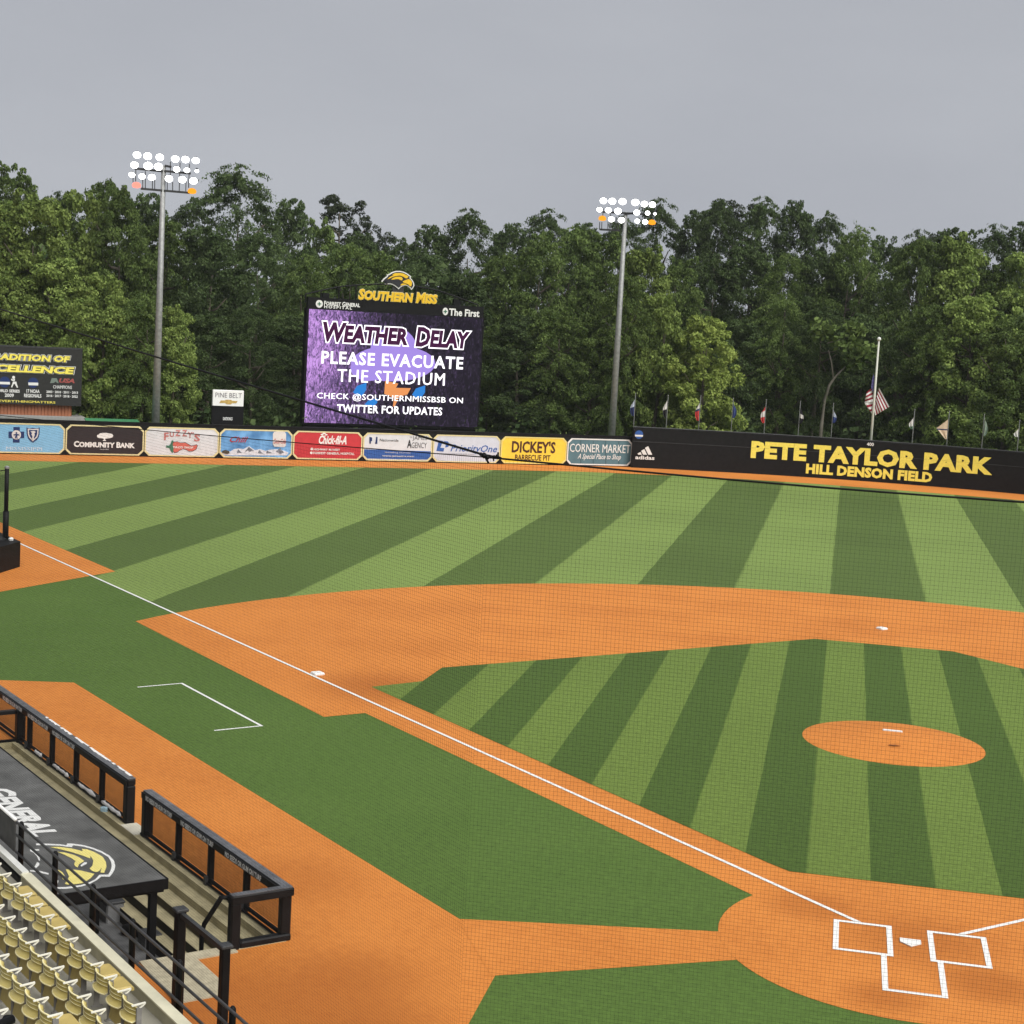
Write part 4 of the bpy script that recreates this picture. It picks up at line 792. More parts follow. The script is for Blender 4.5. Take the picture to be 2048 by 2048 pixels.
# one leaning pale-barked tree whose bare stem shows beside the flags
o=q_off(1641,875,9); o.z=0; fr=Fr(o,facing(o)); T=thing('leaning_tree','leaning tree with pale bare forked trunk behind the center field flags','tree',o,facing(o))
mb=MB(); pts=[fr.hit(*q) for q in ((1643,850),(1649,800),(1659,770),(1672,752),(1692,732))]
mb.tube([(0,0,0)]+[(x,0,z) for x,z in pts],[.2,.17,.14,.12,.09,.05],8)
pb=[fr.hit(*q) for q in ((1667,760),(1663,725),(1657,700))]; mb.tube([(x,.02,z) for x,z in pb],[.09,.08,.04],6)
pb=[fr.hit(*q) for q in ((1655,686),(1690,677))]; mb.tube([(x,-.2,z) for x,z in pb],[.07,.03],6); mb.build('trunk',palebark,T,smooth=True)
c1,c2=pts[-1],pb[-1]; rnd=random.Random(3); mb=MB()
for cx,cz,rc in ((pts[-1][0]+.6,pts[-1][1]+.6,1.2),(pts[-1][0]+1.6,pts[-1][1]+1.4,1.3),(pb[0][0]-.6,pb[0][1]+1.2,1.2),(pb[1][0]+.8,pb[1][1]+.8,1.1),(pts[-1][0]-.2,pts[-1][1]+2.2,1.4)):
    for i in range(150):
        d=Vector((rnd.gauss(0,1),rnd.gauss(0,1),rnd.gauss(0,.6))).normalized()*rc*rnd.random()**.4; n_=Vector((rnd.gauss(0,.6),rnd.gauss(0,.6),.6)).normalized(); a_=n_.orthogonal()*.24; b_=n_.cross(a_)*.7; c=Vector((cx,0,cz))+d
        mb.add([c-a_,c+b_,c+a_,c-b_],[(0,1,2,3)])
mb.build('crown',LV['mid'],T)
# low undergrowth along the edge of the woods and the far wood closing the gaps between trunks
def cards(name,n,fn,ls,m_,seed):
    rnd=random.Random(seed); mb=MB()
    for i in range(n):
        c=fn(rnd); n_=Vector((rnd.gauss(0,.6),rnd.gauss(-.3,.6),rnd.gauss(.5,.5))).normalized(); s_=ls*rnd.uniform(.6,1.4); a_=n_.orthogonal().normalized()*s_*.6; b_=n_.cross(a_)*.7
        mb.add([c-a_,c+b_,c+a_,c-b_],[(0,1,2,3)])
    return tag(mb.build(name,m_),kind='stuff')
def edge(s,off):
    if s<LLEN: return WL.w(s,off,0)
    p=qpt(s-LLEN); return p+Vector((0,off,0))
def lowf(rnd):
    s=rnd.uniform(-12,LLEN+47); off=rnd.uniform(9,20); h=2.2+1.8*math.sin(s*.9)*math.sin(s*.37+1)+rnd.random()*1.2
    p=edge(s,off); p.z=h*rnd.random()**.7; return p
cards('undergrowth',9000,lowf,.5,LV['dark'],5)
def farf(rnd):
    s=rnd.uniform(-30,LLEN+60); off=rnd.uniform(34,62); p=edge(s,off); p.z=rnd.uniform(0,15.5+2*math.sin(s*.3)); return p
cards('far_woods',15000,farf,1.1,LV['dark'],6)

# thin rainy haze: one closed box of even, very light air round the whole scene
hm=bpy.data.materials.new('rain_haze'); hm.use_nodes=True; t=hm.node_tree; t.nodes.clear(); o_=N(t,'ShaderNodeOutputMaterial'); pv=N(t,'ShaderNodeVolumePrincipled'); pv.inputs['Color'].default_value=(.93,.95,.97,1); pv.inputs['Density'].default_value=.00014; pv.inputs['Anisotropy'].default_value=.3
t.links.new(pv.outputs[0],o_.inputs['Volume'])
hz=MB().box(-260,260,-60,330,-2.8,60).build('haze',hm); tag(hz,kind='stuff')
# ------------------------------------------------------------------ third-base dugout (frame: x=-u, y=v)
SA=R_(-45)
def sthing(name,label,cat,u,v,z,group=None): return thing(name,label,cat,uv(u,v,z),SA,group),(-u,v,z)
RZ=1.15
T,sh=sthing('dugout','third base dugout with black roof, concrete steps and lettered roof top','dugout',14,-14.5,-1.06)
roof=MB().box(-34,-7.08,-17.35,-13.455,RZ-.16,RZ).build('roof',mat('roof_membrane',(.095,.095,.092),.75,.35,1.6,.3,detail=6.0,bump=.1),T,sh)
MB().box(-34,-7.06,-13.46,-13.43,RZ-.2,RZ+.015).build('roof_edge',black,roof,(0,0,0)).location=Vector((0,0,0))-Vector(sh)
bpy.data.objects['roof_edge'].location=-Vector(sh)
o=MB().box(-7.085,-7.05,-17.35,-13.44,RZ-.2,RZ+.012).build('roof_edge',black,roof); o.location=-Vector(sh)
def child(mb,name,m_): return mb.build(name,m_,T,sh)
steps=MB()
E_=[(-11.58,0),(-11.71,-.169),(-11.98,-.338),(-12.35,-.525),(-12.65,-.737)]
e_=[-11.71,-11.98,-12.35,-12.65,-12.94]; zs=[0,-.169,-.338,-.525,-.737,-1.06]
prev=-11.45
for k in range(5):
    steps.box(-22.3,-5.98,e_[k],prev,-1.3,zs[k]+.004 if k==0 else zs[k]); prev=e_[k]
child(steps,'step',concrete)
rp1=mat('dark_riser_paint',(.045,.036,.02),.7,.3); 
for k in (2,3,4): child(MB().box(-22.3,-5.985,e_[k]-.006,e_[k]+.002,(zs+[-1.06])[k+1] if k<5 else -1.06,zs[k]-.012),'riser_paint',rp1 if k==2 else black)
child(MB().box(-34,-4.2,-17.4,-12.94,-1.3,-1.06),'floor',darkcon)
child(MB().box(-22.5,-22.3,-17.4,-11.45,-1.3,.012),'side_wall',concrete); 
mb=MB(); mb.box(-5.98,-5.78,-13.0,-11.45,-1.3,.014); child(mb,'side_wall',concrete)
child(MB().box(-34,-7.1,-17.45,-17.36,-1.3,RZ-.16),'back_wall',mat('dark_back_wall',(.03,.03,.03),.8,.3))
for u in (7.3,10.4,13.5,16.6,19.7):
    child(MB().box(-u-.07,-u+.07,-13.72,-13.58,-1.06,RZ-.16),'post',black)
mb=MB()
for u in (7.25,9.0,11,13,15,17,19,21): mb.box(-u-.05,-u+.05,-17.35,-13.46,RZ-.30,RZ-.16)
child(mb,'joist',black)
be=MB(); be.box(-21.5,-8.0,-16.7,-16.2,-.66,-.60); be.box(-21.5,-8,-16.75,-16.70,-.45,-.15)
for u in (8.3,11.5,14.7,18,21.2): be.box(-u-.04,-u+.04,-16.65,-16.3,-1.06,-.66)
child(be,'bench',mat('grey_bench',(.20,.20,.21),.5,.2))
child(MB().box(-14.1,-13.25,-11.70,-11.30,-.02,.02),'gap_sill',ledgecon)
# roof lettering and emblem, painted on the roof membrane
def roofxy(px,py):
    p=gz(px,py,RZ); u,v=touv(p); return -u,v
def rtext(s,box,z,**k):
    mb=MB(); mb.text(s,(box[0],box[1],box[2],box[3]),0,fn=lambda x,y,zz:Vector((x,zz,z)),**k); return mb
def onroof(mb,name,m_): o=mb.build(name,m_,roof); o.location=(14,14.5,1.06); return o
xG,_=roofxy(0,1590); xL=-10.6
mbt=rtext('General',(-14.38,-15.0,-10.60,-14.30),RZ+.006,bold=.045,smallcaps=True,shear=.18); onroof(mbt,'roof_lettering',white)
mbt=rtext('Forrest',(-19.2,-14.98,-15.1,-14.33),RZ+.006,bold=.03,smallcaps=True,shear=.18); onroof(mbt,'roof_lettering',white)
C2=lambda x,y:(60+x*.09317,1680+y*.09317)
def rp(pts,name,m_,z):
    mb=MB(); mb.flat([roofxy(*C2(*q)) for q in pts],z); onroof(mb,name,m_)
wl_=[[(130,80),(400,85),(650,98),(780,118),(800,80),(910,82),(1150,115),(1350,170),(1540,245),(1700,335),(1800,440),(1830,560),(1815,640),(1770,720),(1710,795),(1530,790),(1430,870),(1280,950),(1120,1000),(900,1040),(760,1055),(500,1055),(500,1020),(760,1015),(900,1000),(1080,975),(1240,930),(1400,850),(1490,750),(1680,748),(1730,660),(1755,560),(1740,470),(1680,370),(1540,285),(1350,205),(1150,148),(920,118),(905,158),(780,148),(640,128),(400,118),(130,118)],
 [(0,205),(195,205),(200,232),(60,240),(140,290),(200,370),(215,440),(195,455),(150,360),(80,280),(0,245)],[(150,480),(200,500),(200,545),(130,610),(70,640),(50,620),(110,560)],[(0,650),(190,665),(400,715),(400,750),(200,705),(100,690),(0,680)],[(560,850),(610,880),(600,930),(520,985),(500,965),(550,910)],[(1085,550),(1160,485),(1215,480),(1222,515),(1160,545),(1100,580)]]
for pl in wl_: rp(pl,'roof_emblem_outline',white,RZ+.006)
ypaint=mat('pale_yellow_paint',(.74,.64,.20),.55,.06)
for pl in ([(430,160),(620,155),(900,190),(1140,250),(1105,200),(1220,205),(1400,275),(1560,370),(1630,480),(1640,590),(1590,715),(1510,705),(1540,600),(1480,680),(1420,700),(1330,670),(1280,620),(1340,560),(1360,450),(1300,345),(1290,405),(1150,350),(900,270),(640,205)],
           [(590,262),(740,275),(950,330),(1080,395),(1165,460),(1050,530),(1025,600),(970,570),(945,520),(980,460),(880,395),(740,325)],
           [(765,640),(900,640),(1100,665),(1300,715),(1385,735),(1300,830),(1150,930),(1000,955),(790,965),(745,945),(800,880),(840,790)],[(525,650),(600,645),(690,695),(745,780),(735,850),(710,858),(650,770),(530,695)]): rp(pl,'roof_emblem_fill',ypaint,RZ+.009)
# ---- padded rails in front of the dugout
def rail(label,us,uend0,uend1,thick0,thick1,signs):
    u0,u1=uend0,uend1; vv=-11.45
    T,sh=sthing('dugout_rail',label,'railing',(u0+u1)/2,vv,0,'padded rails along the dugout')
    b=lambda mb,n,m_: mb.build(n,m_,T,sh)
    top=b(MB().rbox(-u1,-u0,-11.55,-11.33,.935,1.085,.03),'top_pad',blackpad); b(MB().box(-u1+.02,-u0-.02,-11.53,-11.33,1.08,1.092),'pad_sheen',padsheen)  # thin grey sheet puts the sky's sheen on the pad top into colour
    b(MB().box(-u1+.02,-u0-.02,-11.575,-11.552,.915,1.06),'inner_face',blackpad)
    for u in us:
        b(MB().rbox(-u-.052,-u+.052,-11.53,-11.39,0,.94,.02),'post_pad',blackpad)
        b(MB().box(-u-.05,-u+.05,-11.60,-11.53,.02,.20),'clamp',darksteel)
    for u,th in ((u0,thick0),(u1,thick1)):
        a=min(max(-u,-u1),-u0-th) if u==u0 else -u
        b(MB().rbox(a,a+th,-11.56,-11.33,0,.92,.03),'end_pad',blackpad)
    mb=MB(); mb.tube([(-u1,-11.49,.12),(-u0,-11.49,.12)],.045,8); mb.tube([(-u1,-11.55,.05),(-u0,-11.55,.05)],.03,6); b(mb,'bottom_pipe',black)
    ed=sorted([u0]+list(us)+[u1])
    for a_,c_ in zip(ed[:-1],ed[1:]): b(MB().box(-c_+.05,-a_-.05,-11.452,-11.448,.16,.91),'screen_panel',railscreen)
    for a,c in signs:
        mb=MB(); mb.text('NO SEEDS OR GUM ON TURF',(-a,.927,-c,1.05),-11.579,bold=.05,solid=True); b(mb,'warning_lettering',white)
    return T,sh
T,sh=rail('near padded rail section ending in a square corner frame',[11.2,9.44,7.65],5.83,13.2,.16,.22,[(12.9,11.35),(10.85,9.1),(8.5,6.75)])
# corner frame facing home
mb=MB(); mb.rbox(-5.95,-5.76,-11.56,-11.33,0,.95,.03); 
cf=MB().rbox(-5.98,-5.77,-12.66,-11.31,.92,1.086,.03).build('corner_top_pad',blackpad,T,sh); MB().box(-5.96,-5.79,-12.63,-11.34,1.08,1.093).build('pad_sheen',padsheen,T,sh)
MB().rbox(-5.97,-5.78,-12.65,-12.44,0,.93,.03).build('corner_post_pad',blackpad,T,sh)
MB().rbox(-5.97,-5.78,-12.44,-11.34,.015,.14,.03).build('corner_bottom_pad',blackpad,T,sh)
mb=MB(); mb.tube([(-6.0,-12.62,1.0),(-6.06,-12.75,1.0),(-6.3,-12.98,.42),(-6.35,-13.0,.2),(-6.35,-13.0,-1.0)],.05,8); mb.build('handrail',black,T,sh,smooth=True)
T,sh=rail('far padded rail section with an uneven white strip along its top',[16.0,17.85,19.7,21.55,25.2],14.13,27.5,.24,.22,[(16.0,15.1) if False else (19.4,17.7),(21.4,19.75),(23.6,21.9),(25.9,24.3)])
MB().rbox(-20.62,-20.30,-11.60,-11.36,0,.91,.03).build('gate_post_pad',blackpad,T,sh) if False else None
MB().rbox(-22.45,-22.20,-11.60,-11.36,0,.91,.03).build('gate_post_pad',blackpad,T,sh)
mb=MB(); mb.rbox(-22.42,-22.30,-17.3,-11.6,.80,.92,.02); mb.build('side_rail',blackpad,T,sh)
mb=MB(); mb.box(-22.40,-22.32,-17.3,-11.6,.02,.08); mb.build('side_pipe',black,T,sh)
# uneven white rolls added to stand for white strips at the far rail's foot
roll=mat('white_strip',(.72,.70,.68),.9,.06,8)
tl=None
for k,(ua,ub,wh) in enumerate(((20.9,20.3,'farthest'),(19.4,18.2,'second farthest'),(17.6,16.2,'second nearest'),(15.8,14.5,'nearest'))):
    rnd=random.Random(k); n=9; mb=MB(); mb.tube([(-(ua+(ub-ua)*i/n-(ua+ub)/2),rnd.uniform(-.02,.02),.05) for i in range(n+1)],[.03]+[rnd.uniform(.04,.065) for _ in range(n-1)]+[.03],7)
    o=mb.build('white_roll',roll,smooth=True); o.location=uv((ua+ub)/2,-11.515,.05); o.rotation_euler=(0,0,SA); tag(o,f'uneven white towel at the foot of the far rail, {wh} of four','roll','white rolls along the dugout rail')
o=MB().rbox(-.09,.09,-.05,.05,0,.12,.03).build('water_bottle',mat('pale_blue_plastic',(.35,.50,.58),.35,.1)); 
o.location=uv(15.3,-11.66,.004); tag(o,'small pale blue bottle on the concrete ledge by the far rail','bottle')
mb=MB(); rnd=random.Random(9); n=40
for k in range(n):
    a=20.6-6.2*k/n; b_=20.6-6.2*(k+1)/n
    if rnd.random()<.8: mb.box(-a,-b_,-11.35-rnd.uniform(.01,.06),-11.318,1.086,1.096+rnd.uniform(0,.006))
mb.build('broken_white_edge',roll,T,sh)  # uneven, broken white strip along the rail's outer top edge
for (px,py,w_,d_,h_,m_,lab,nm,cat) in ((222,1838,.5,.4,.42,mat('grey_plastic_box',(.22,.22,.22),.5,.2),'grey plastic equipment box on the dugout floor','equipment_box','box'),(298,1895,.45,.35,.3,mat('dark_grey_box',(.12,.12,.125),.6,.2),'dark grey crate on the dugout floor near the slab','crate','crate')):
    p=gz(px,py,-1.06); R0=thing(nm,lab,cat,p,SA); MB().rbox(-w_/2,w_/2,-d_/2,d_/2,0,h_,.03).build('body',m_,R0); MB().rbox(-w_/2-.02,w_/2+.02,-d_/2-.02,d_/2+.02,h_+.002,h_+.05,.02).build('lid',darksteel,R0)
p=gz(262,1870,-1.06); o=MB().lathe([(.05,0),(.16,.02),(.19,.10),(.15,.2),(.06,.24)],12).build('helmet_bag',blackpad,smooth=True); o.location=p; o.scale=(1.3,.8,1); tag(o,'small black gear bag on the dugout floor','bag')
# ---- slab and gate posts at the near end of the dugout
def slabuv(pts): return [(-a,b) for a,b in pts]
T,sh=sthing('concrete_slab','pale L-shaped concrete slab beside the dugout end','slab',5,-14,0)
MB().flat(slabuv([(5.98,-12.55),(5.64,-12.55),(5.64,-13.40),(4.55,-13.42),(3.88,-13.68),(3.88,-14.56),(5.98,-14.42)]),.03,.06).build('slab',slabcon,T,sh)
T,sh=sthing('gate_frame','black square-post gate frame standing on the slab','gate',2.4,-14.76,0)
for u,w_ in ((3.36,.17),(1.49,.15)):
    MB().rbox(-u-w_/2,-u+w_/2,-14.76-w_/2,-14.76+w_/2,0,1.95,.02).build('post',black,T,sh)
    MB().rbox(-u-w_/2-.03,-u+w_/2+.03,-14.76-w_/2-.03,-14.76+w_/2+.03,1.94,1.99,.015).build('post_cap',darksteel,T,sh)
MB().box(-3.28,-1.56,-14.80,-14.72,1.84,1.93).build('top_rail',darksteel,T,sh)

# ------------------------------------------------------------------ grandstand, guard rail and seats
TZ=[2.93+.335*k for k in range(7)]; TV=[-17.70]+[-18.75-.78*k for k in range(8)]
T,sh=sthing('grandstand','stepped concrete grandstand with rows of yellow seats','grandstand',0,-20,0)
mb=MB()
for k in range(7): mb.box(-9,13,TV[k+1],TV[k],TZ[k]-.6 if k else 0,TZ[k])
mb.build('terrace',mat('terrace_concrete',(.285,.272,.225),.75,.2,1.6,.3,detail=6.0,stretch=(1,1,1)),T,sh)
MB().box(-3.0,4.15,-17.70,-17.55,0,3.10).build('front_curb',mat('curb_concrete',(.36,.34,.25),.8,.15,3),T,sh)
MB().box(-3.0,4.15,-17.71,-17.54,3.10,3.125).build('curb_cap',mat('cream_curb_top',(.62,.59,.44),.6,.08,4),T,sh)  # lighter cream strip along the top of the curb
MB().box(-13,-3.0,-17.70,-17.55,0,3.02).build('front_curb',black,T,sh)
MB().box(-13,-3.0,-17.68,-17.57,3.06,3.15).build('curb_cap',mat('pale_cap',(.66,.66,.62),.5,.06),T,sh)
o=MB().rbox(-.45,.5,-.2,.2,0,.32,.04).build('equipment_case',mat('black_case',(.02,.021,.023),.5,.3)); o.location=uv(-4.75,-17.95,2.93); o.rotation_euler=(0,0,SA); tag(o,'black case on the terrace past the last front row seat','case')
T,sh=sthing('guard_rail','black three-pipe guard rail in front of the yellow seats','railing',0,-17.45,0)
GZ=[3.66,3.44,3.15]; mb=MB()
for z in GZ: mb.tube([(-4.05,-17.45,z),(9,-17.45,z)],.022,6)
mb.build('pipe',mat('grey_black_pipe',(.045,.043,.044),.4,.3),T,sh,smooth=True)
for u in (3.95,2.25,.55,-1.06,-2.76,-4.46,-6.1,-7.8):
    mb=MB(); mb.lathe([(.046,2.4),(.046,3.62),(.04,3.66),(.02,3.69)],10,(-u,-17.40,0)); mb.build('post',black,T,sh,smooth=True)
mb=MB(); mb.tube([(-13,-17.45,3.68),(-4.1,-17.45,3.68)],.028,8); mb.build('white_pipe',white,T,sh,smooth=True)
MB().box(-13,-4.1,-17.46,-17.44,3.13,3.64).build('infill_panel',mat('grey_mesh_panel',(.075,.075,.072),.8,.2,6),T,sh)
# seats: slatted yellow backs, folding pans, white arm bars, grey standards
ysh=mat('yellow_seat_plastic',(.62,.51,.17),.38,.14,5,.45); ypan=mat('yellow_seat_pan',(.42,.32,.10),.45,.14,5,.4); rimglint=mat('seat_edge_glint',(.80,.72,.40),.35,.06,5,.5); arm=mat('cream_arm_bar',(.74,.72,.62),.4,.05); stdm=mat('grey_standard',(.20,.19,.175),.6,.2)
def seat_proto(down):
    T=thing('stadium_seat','','seat')
    prof=[(.40,-.115,0),(.415,-.10,.0),(.44,-.068,.0),(.50,-.048,0),(.55,-.044,0),(.575,-.066,0),(.592,-.046,0),(.645,-.044,0),(.668,-.068,0),(.685,-.048,0),(.735,-.058,0),(.775,-.075,0),(.79,-.085,0)]
    prof=[(.30+(z-.40)*.275/.39*.80+.055,y*1.0,0) for z,y,_ in prof]
    nx=9; mb=MB()
    for side in (0,1):
        for z,y,_ in prof:
            for j in range(nx):
                x=-.212+.424*j/(nx-1); c=(x/.222)**2*.065; wd_=1-.10*max(0,(.35-z)/.05); mb.v.append((x*wd_,y+c+(.022 if side else 0),z+(.0 if abs(x)<.2 else -.012 if z>.56 else .012 if z<.31 else 0)))
    P_=len(prof)
    for side in (0,1):
        for i in range(P_-1):
            for j in range(nx-1):
                b=side*P_*nx+i*nx+j; mb.f.append((b,b+1,b+nx+1,b+nx) if side==0 else (b+nx,b+nx+1,b+1,b))
    M_=P_*nx
    for j in range(nx-1): mb.f.append((j+1,j,j+M_,j+1+M_)); b=(P_-1)*nx+j; mb.f.append((b,b+1,b+1+M_,b+M_))
    for i in range(P_-1): b=i*nx; mb.f.append((b,b+nx,b+nx+M_,b+M_)); b=i*nx+nx-1; mb.f.append((b+nx,b,b+M_,b+nx+M_))
    mb.m=[0]*len(mb.f); bk_=mb.build('backrest',ysh,T,smooth=True); V_=mb.v; eb=MB()
    rowp=lambda i,dz=0,dy=.0: [(V_[i*nx+j][0],V_[i*nx+j][1]+dy,V_[i*nx+j][2]+dz) for j in range(nx)]
    eb.tube(rowp(P_-1,.004,.008),.0115,5); eb.tube(rowp(0,0,.004),.0105,5); eb.tube([(V_[i*nx][0],V_[i*nx][1]+.008,V_[i*nx][2]) for i in range(P_)],.0085,5); eb.tube([(V_[i*nx+nx-1][0],V_[i*nx+nx-1][1]+.008,V_[i*nx+nx-1][2]) for i in range(P_)],.0085,5)
    eb.build('edge_glint',rimglint,bk_,smooth=True); eb=MB()  # pale edge tubes paint the wet highlight along the backrest rim
    eb.tube(rowp(5,.0,.002),.0055,4); eb.build('ridge',rimglint,bk_); eb=MB(); eb.tube(rowp(8,.0,.002),.0055,4); eb.build('ridge',rimglint,bk_)
    mb=MB()
    if not down:
        for k in range(4): z0,z1=.08+.085*k,.08+.085*(k+1); y0=.075-.03*math.sin(k/3*2); mb.box(-.195,.195,y0,y0+.05,z0,z1)
        mb=MB(); mb.add([(-.205,-.02,.07),(.205,-.02,.07),(.21,.03,.34),(-.21,.03,.34),(-.205,.02,.07),(.205,.02,.07),(.21,.07,.34),(-.21,.07,.34)],[(0,1,2,3),(7,6,5,4),(0,4,5,1),(1,5,6,2),(2,6,7,3),(3,7,4,0)])
    else:
        mb.rbox(-.20,.20,0,.36,.365,.40,.02); mb.box(-.19,.19,.33,.37,.33,.37)
    mb.build('seat_pan',ypan,T)
    # standard on the right, arm bar reaching forward, strut back down
    mb=MB(); mb.box(.235,.265,-.02,.05,0,.56); mb.box(.232,.268,-.05,.10,0,.02); mb.build('standard',stdm,T)
    mb=MB(); mb.bar((.25,-.085,.60),(.25,.10,.615),.026,.016); mb.bar((.25,.095,.607),(.25,.0,.535),.024,.016); mb.build('arm_bar',arm,T)
    return T
SU,SD=seat_proto(False),seat_proto(True); SD_used=[False,False]
ROWN=['front','second','third','fourth']
def seat_row(r,vt,px,py,ua,ub,down,zt):
    u0,_=at_v(px,py,vt); n0=math.ceil((ub-u0)/.5); us=[u0+.5*k for k in range(-40,40) if ub<=u0+.5*k<=ua]
    us.sort(); N_=len(us)
    for i,u in enumerate(us):           # i=0 is the right-hand end of the row in the photograph
        dn=any(abs(u-d)<.26 for d in down); s=1 if dn else 0
        if SD_used[s]: o=copy_tree(SD if dn else SU)
        else: o=SD if dn else SU; SD_used[s]=True
        o.location=uv(u+.25,vt-.10,zt); o.rotation_euler=(0,0,SA); 
        pos=('last on the right' if i==0 else f'{ORD[i]} from the right end')
        tag(o,f'yellow seat{" with its pan folded down" if dn else " with folded pan"}, {pos} of the {ROWN[r]} row','seat',f'yellow seats in the {ROWN[r]} row')
ud=[at_v(*q,-18.2)[0] for q in ((40,1770),(62,1790),(84,1812),(110,1838),(196,1910),(222,1935))]
seat_row(0,-18.2,132.3,1850.3,3.3,-3.9,[x for x in ud],TZ[0])
seat_row(1,-19.0,155.2,1952.8,.5,-5.4,[at_v(238,2034,-19.0)[0]],TZ[1])
seat_row(2,-19.76,70,1962,-2.1,-5.3,[at_v(122,2020,-19.76)[0]],TZ[2])
seat_row(3,-20.52,16,2037,-4.4,-5.4,[],TZ[3])
# dark aisle handrail whose rounded top just enters the frame
p=gz(6,2032,4.9); T=thing('aisle_handrail','black rounded handrail end in the bottom left corner','handrail',(p.x,p.y,TZ[4]),SA)
mb=MB(); zz=4.9-TZ[4]; mb.tube([(0,0,0),(0,0,zz-.12),(.03,.03,zz-.03),(.12,.06,zz),(.3,-.5,zz-.05)],.05,10); mb.build('pipe',black,T,smooth=True)
# fallen leaves at the end of the front row
rnd=random.Random(11); mb=MB()
for k in range(70):
    c=Vector((-4.1-.0+rnd.gauss(0,.16),rnd.gauss(0,.10),.01+rnd.random()*.03)); a_=Vector((rnd.gauss(0,1),rnd.gauss(0,1),rnd.gauss(0,.3))).normalized()*.03; b_=a_.cross(Vector((0,0,1)))
    mb.add([c-a_,c+b_*.6,c+a_,c-b_*.6],[(0,1,2,3)])
q=uv(-3.0,-18.0,TZ[0]); o=mb.build('leaf_litter',mat('dry_leaves',(.20,.17,.11),.9,.4,20)); o.location=q; o.location.x-=0; tag(o,kind='stuff')
o.location=uv(-3.3,-18.1,TZ[0])
for v_ in o.data.vertices: v_.co.x+=4.1

# ------------------------------------------------------------------ bullpen screen at the left edge
T,sh=sthing('bullpen_screen','low black padded bullpen screen with tall black pole at the foul line','screen',53,-4,0)
fp_=[(51.58,-2.14),(76,-2.14),(76,-9.2),(44.2,-9.0)]; q_=[(-a,b) for a,b in fp_]
mb=MB(); mb.flat(q_,1.16,1.155); mb.build('padded_body',black,T,sh)
qi=[(-52.1,-2.6),(-75.6,-2.6),(-75.6,-8.7),(-46.3,-8.5)]; mb=MB(); mb.flat(qi,1.22,.07); mb.build('cover',mat('black_tarp',(.018,.019,.021),.45,.4,2),T,sh)
pb=at_v(32,1080,-2.5); mb=MB(); mb.tube([(-52.6,-2.5,1.1),(-52.6,-2.5,2.4)],.135,12); mb.tube([(-52.6,-2.5,2.4),(-52.6,-2.5,4.35)],.10,12); mb.build('pole',black,T,sh,smooth=True)
mb=MB(); mb.lathe([(.11,4.33),(.12,4.40),(.05,4.46)],10,(-52.6,-2.5,0)); mb.build('pole_cap',steel,T,sh)
for a in ((-51.95,-2.45),(-56,-2.4)): MB().lathe([(.10,1.16),(.12,1.24),(.06,1.30)],8,(*a,0)).build('knob',white,T,sh)
mb=MB(); d_=Vector((-51.58+44.2,0,0))
def nf(k,z,e=.02):      # point on the near diagonal face
    a=Vector((-51.58,-2.14,0)).lerp(Vector((-44.2,-9.0,0)),k); n=Vector((-(-9.0+2.14),(-44.2+51.58),0)).normalized(); 
    if n.y>0: n=-n
    return a+n*e+Vector((0,0,z))
xs_=[(.40,.62),(.30,.56),(.18,.66),(.10,.84),(.17,.74),(.26,.68)]
mb.add([nf(k,z) for k,z in xs_],[tuple(range(len(xs_)))]); mb.add([nf(.42,.20),nf(.13,.20),nf(.13,.25),nf(.42,.25)],[(0,1,2,3)]); mb.build('swoosh_mark',white,T,sh)
mb=MB()
for k in range(60): z=1.2+3.05*k/59; mb.bar((-52.6,-2.5,z+.0),(-49.0,-8.2,z-.05*(z-1.2)),.006)
for k in range(100): f=k/99; x,y=-52.6+3.6*f,-2.5-5.7*f; mb.bar((x,y,1.2),(x,y,4.25-.15*f),.006)
mb.build('netting',blacknet,T,sh)
mb=MB(); mb.tube([(-52.6,-2.5,4.28),(-50.8,-5.3,4.12),(-49.0,-8.2,4.12)],.02,5); mb.build('net_rope',black,T,sh)

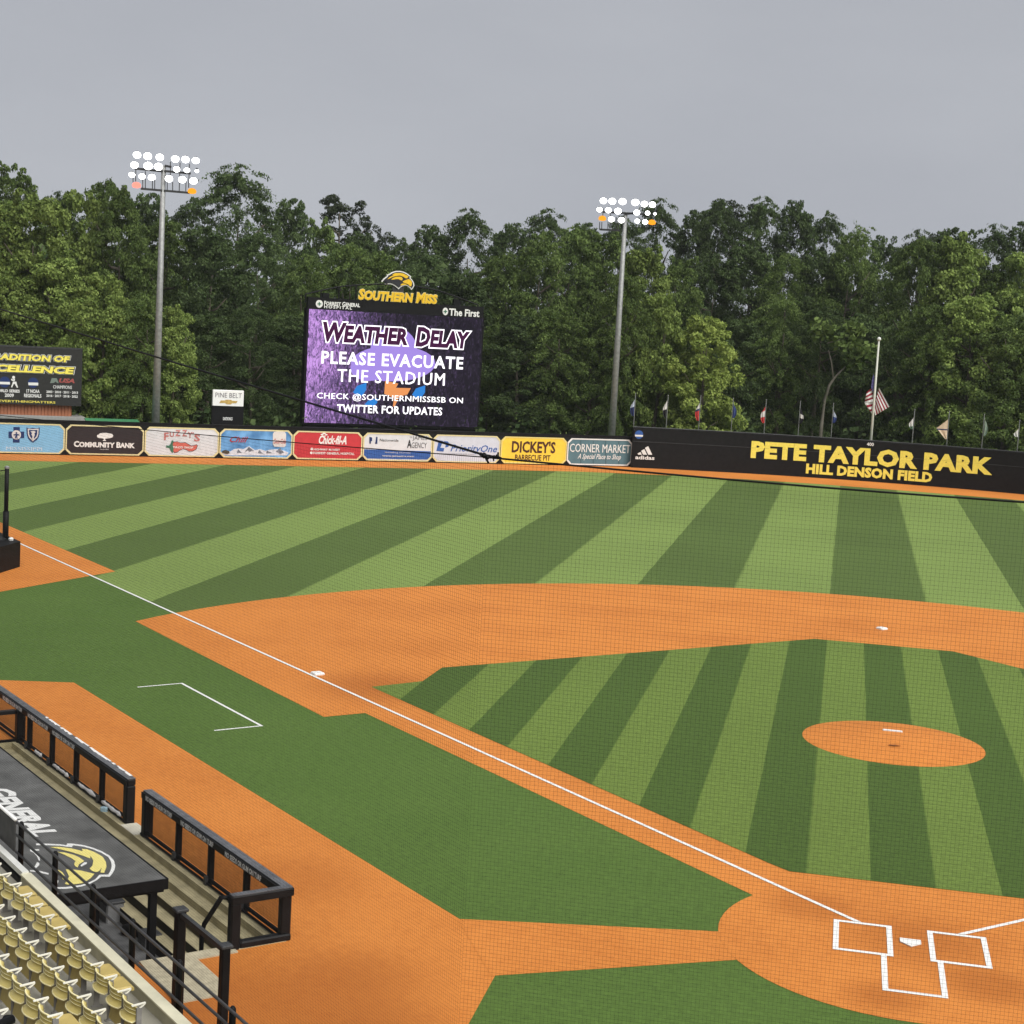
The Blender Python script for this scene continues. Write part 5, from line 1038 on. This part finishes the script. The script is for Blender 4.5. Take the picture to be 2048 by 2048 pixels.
# ------------------------------------------------------------------ backstop netting, its border cables and the joint
NX,NY=-5.95,-16.8; ME=.0445; TW=.0021
T=thing('backstop_net','fine black backstop netting hung on cables behind home plate','net',(NX,NY,0))
def thread(mb,p,q,w):
    p,q=Vector(p),Vector(q); d=(q-p).normalized(); a=Vector((1,0,0)) if abs(d.z)>.9 else Vector((0,0,1)); a=(a-d*a.dot(d)).normalized(); b=d.cross(a); a*=w/2; b*=w/2
    mb.add([p+a,p-a*.5+b*.87,p-a*.5-b*.87,q+a,q-a*.5+b*.87,q-a*.5-b*.87],[(0,1,4,3),(1,2,5,4),(2,0,3,5)])
def topA(x): return 10.97-.06*math.sin(min(1,max(0,(x-NX)/9))*math.pi)
rnd=random.Random(2); mb=MB(); WA=10.5
n=int(WA/ME)
for k in range(n): x=NX+k*ME; j=rnd.gauss(0,.003); thread(mb,(x,NY,1.2),(x+j,NY,topA(x)),TW)
for k in range(int((10.97-1.2)/ME)): z=1.2+k*ME; thread(mb,(NX,NY,z),(NX+WA,NY,z+rnd.gauss(0,.004)),TW)
mb.build('net_panel',blacknet,T,(NX,NY,0))
uc_,vn=touv(Vector((NX,NY,0))); LB=24.0
def topB(s): return 10.97-.0615*s+.0004*s*s     # sagging lower cable
def ptB(s,z): return uv(uc_+s,vn,z)
mb=MB()
for k in range(1,int(LB/ME)): s=k*ME; thread(mb,ptB(s,1.0),ptB(s,topB(s)),TW)
for k in range(int((10.9-1.0)/ME)):
    z=1.0+k*ME; se=LB
    if z>topB(LB): se=next((s*.1 for s in range(int(LB*10)) if topB(s*.1)<z),LB)
    thread(mb,ptB(0,z),ptB(se,z),TW)
mb.build('net_panel',blacknet,T,(NX,NY,0))
mb=MB(); mb.tube([(NX+s,NY,topA(NX+s)) for s in [k*.7 for k in range(16)]],.012,6); mb.tube([ptB(s,topB(s)) for s in [k*1.5 for k in range(17)]],.007,6); mb.build('border_cable',black,T,(NX,NY,0))
mb=MB(); mb.tube([ptB(s,10.98+.063*s-.012*math.sin(s/24*math.pi)*2) for s in [k*1.5 for k in range(17)]],.014,6); mb.build('suspension_cable',black,T,(NX,NY,0))
c=Vector((NX,NY,10.985)); mb=MB()
for k,(dx,dz,r) in enumerate(((-.10,.015,.022),(-.065,.005,.034),(-.025,-.012,.028),(.015,-.006,.018),(.05,.0,.018),(.085,.006,.024))):
    mb.lathe([(.004,-r),(r*.8,-r*.6),(r,0),(r*.7,r*.7),(.004,r)],8,(c.x+dx,c.y-.01,c.z+dz))
mb.bar(c+Vector((-.12,0,.02)),c+Vector((.13,0,-.01)),.018); mb.bar(c+Vector((-.06,0,0)),c+Vector((-.01,0,-.08)),.02); mb.bar(c+Vector((.04,0,0)),c+Vector((.045,0,-.05)),.014); mb.bar(c+Vector((.09,0,0)),c+Vector((.09,0,.05)),.018)
mb.build('cable_joint',black,T,(NX,NY,0))
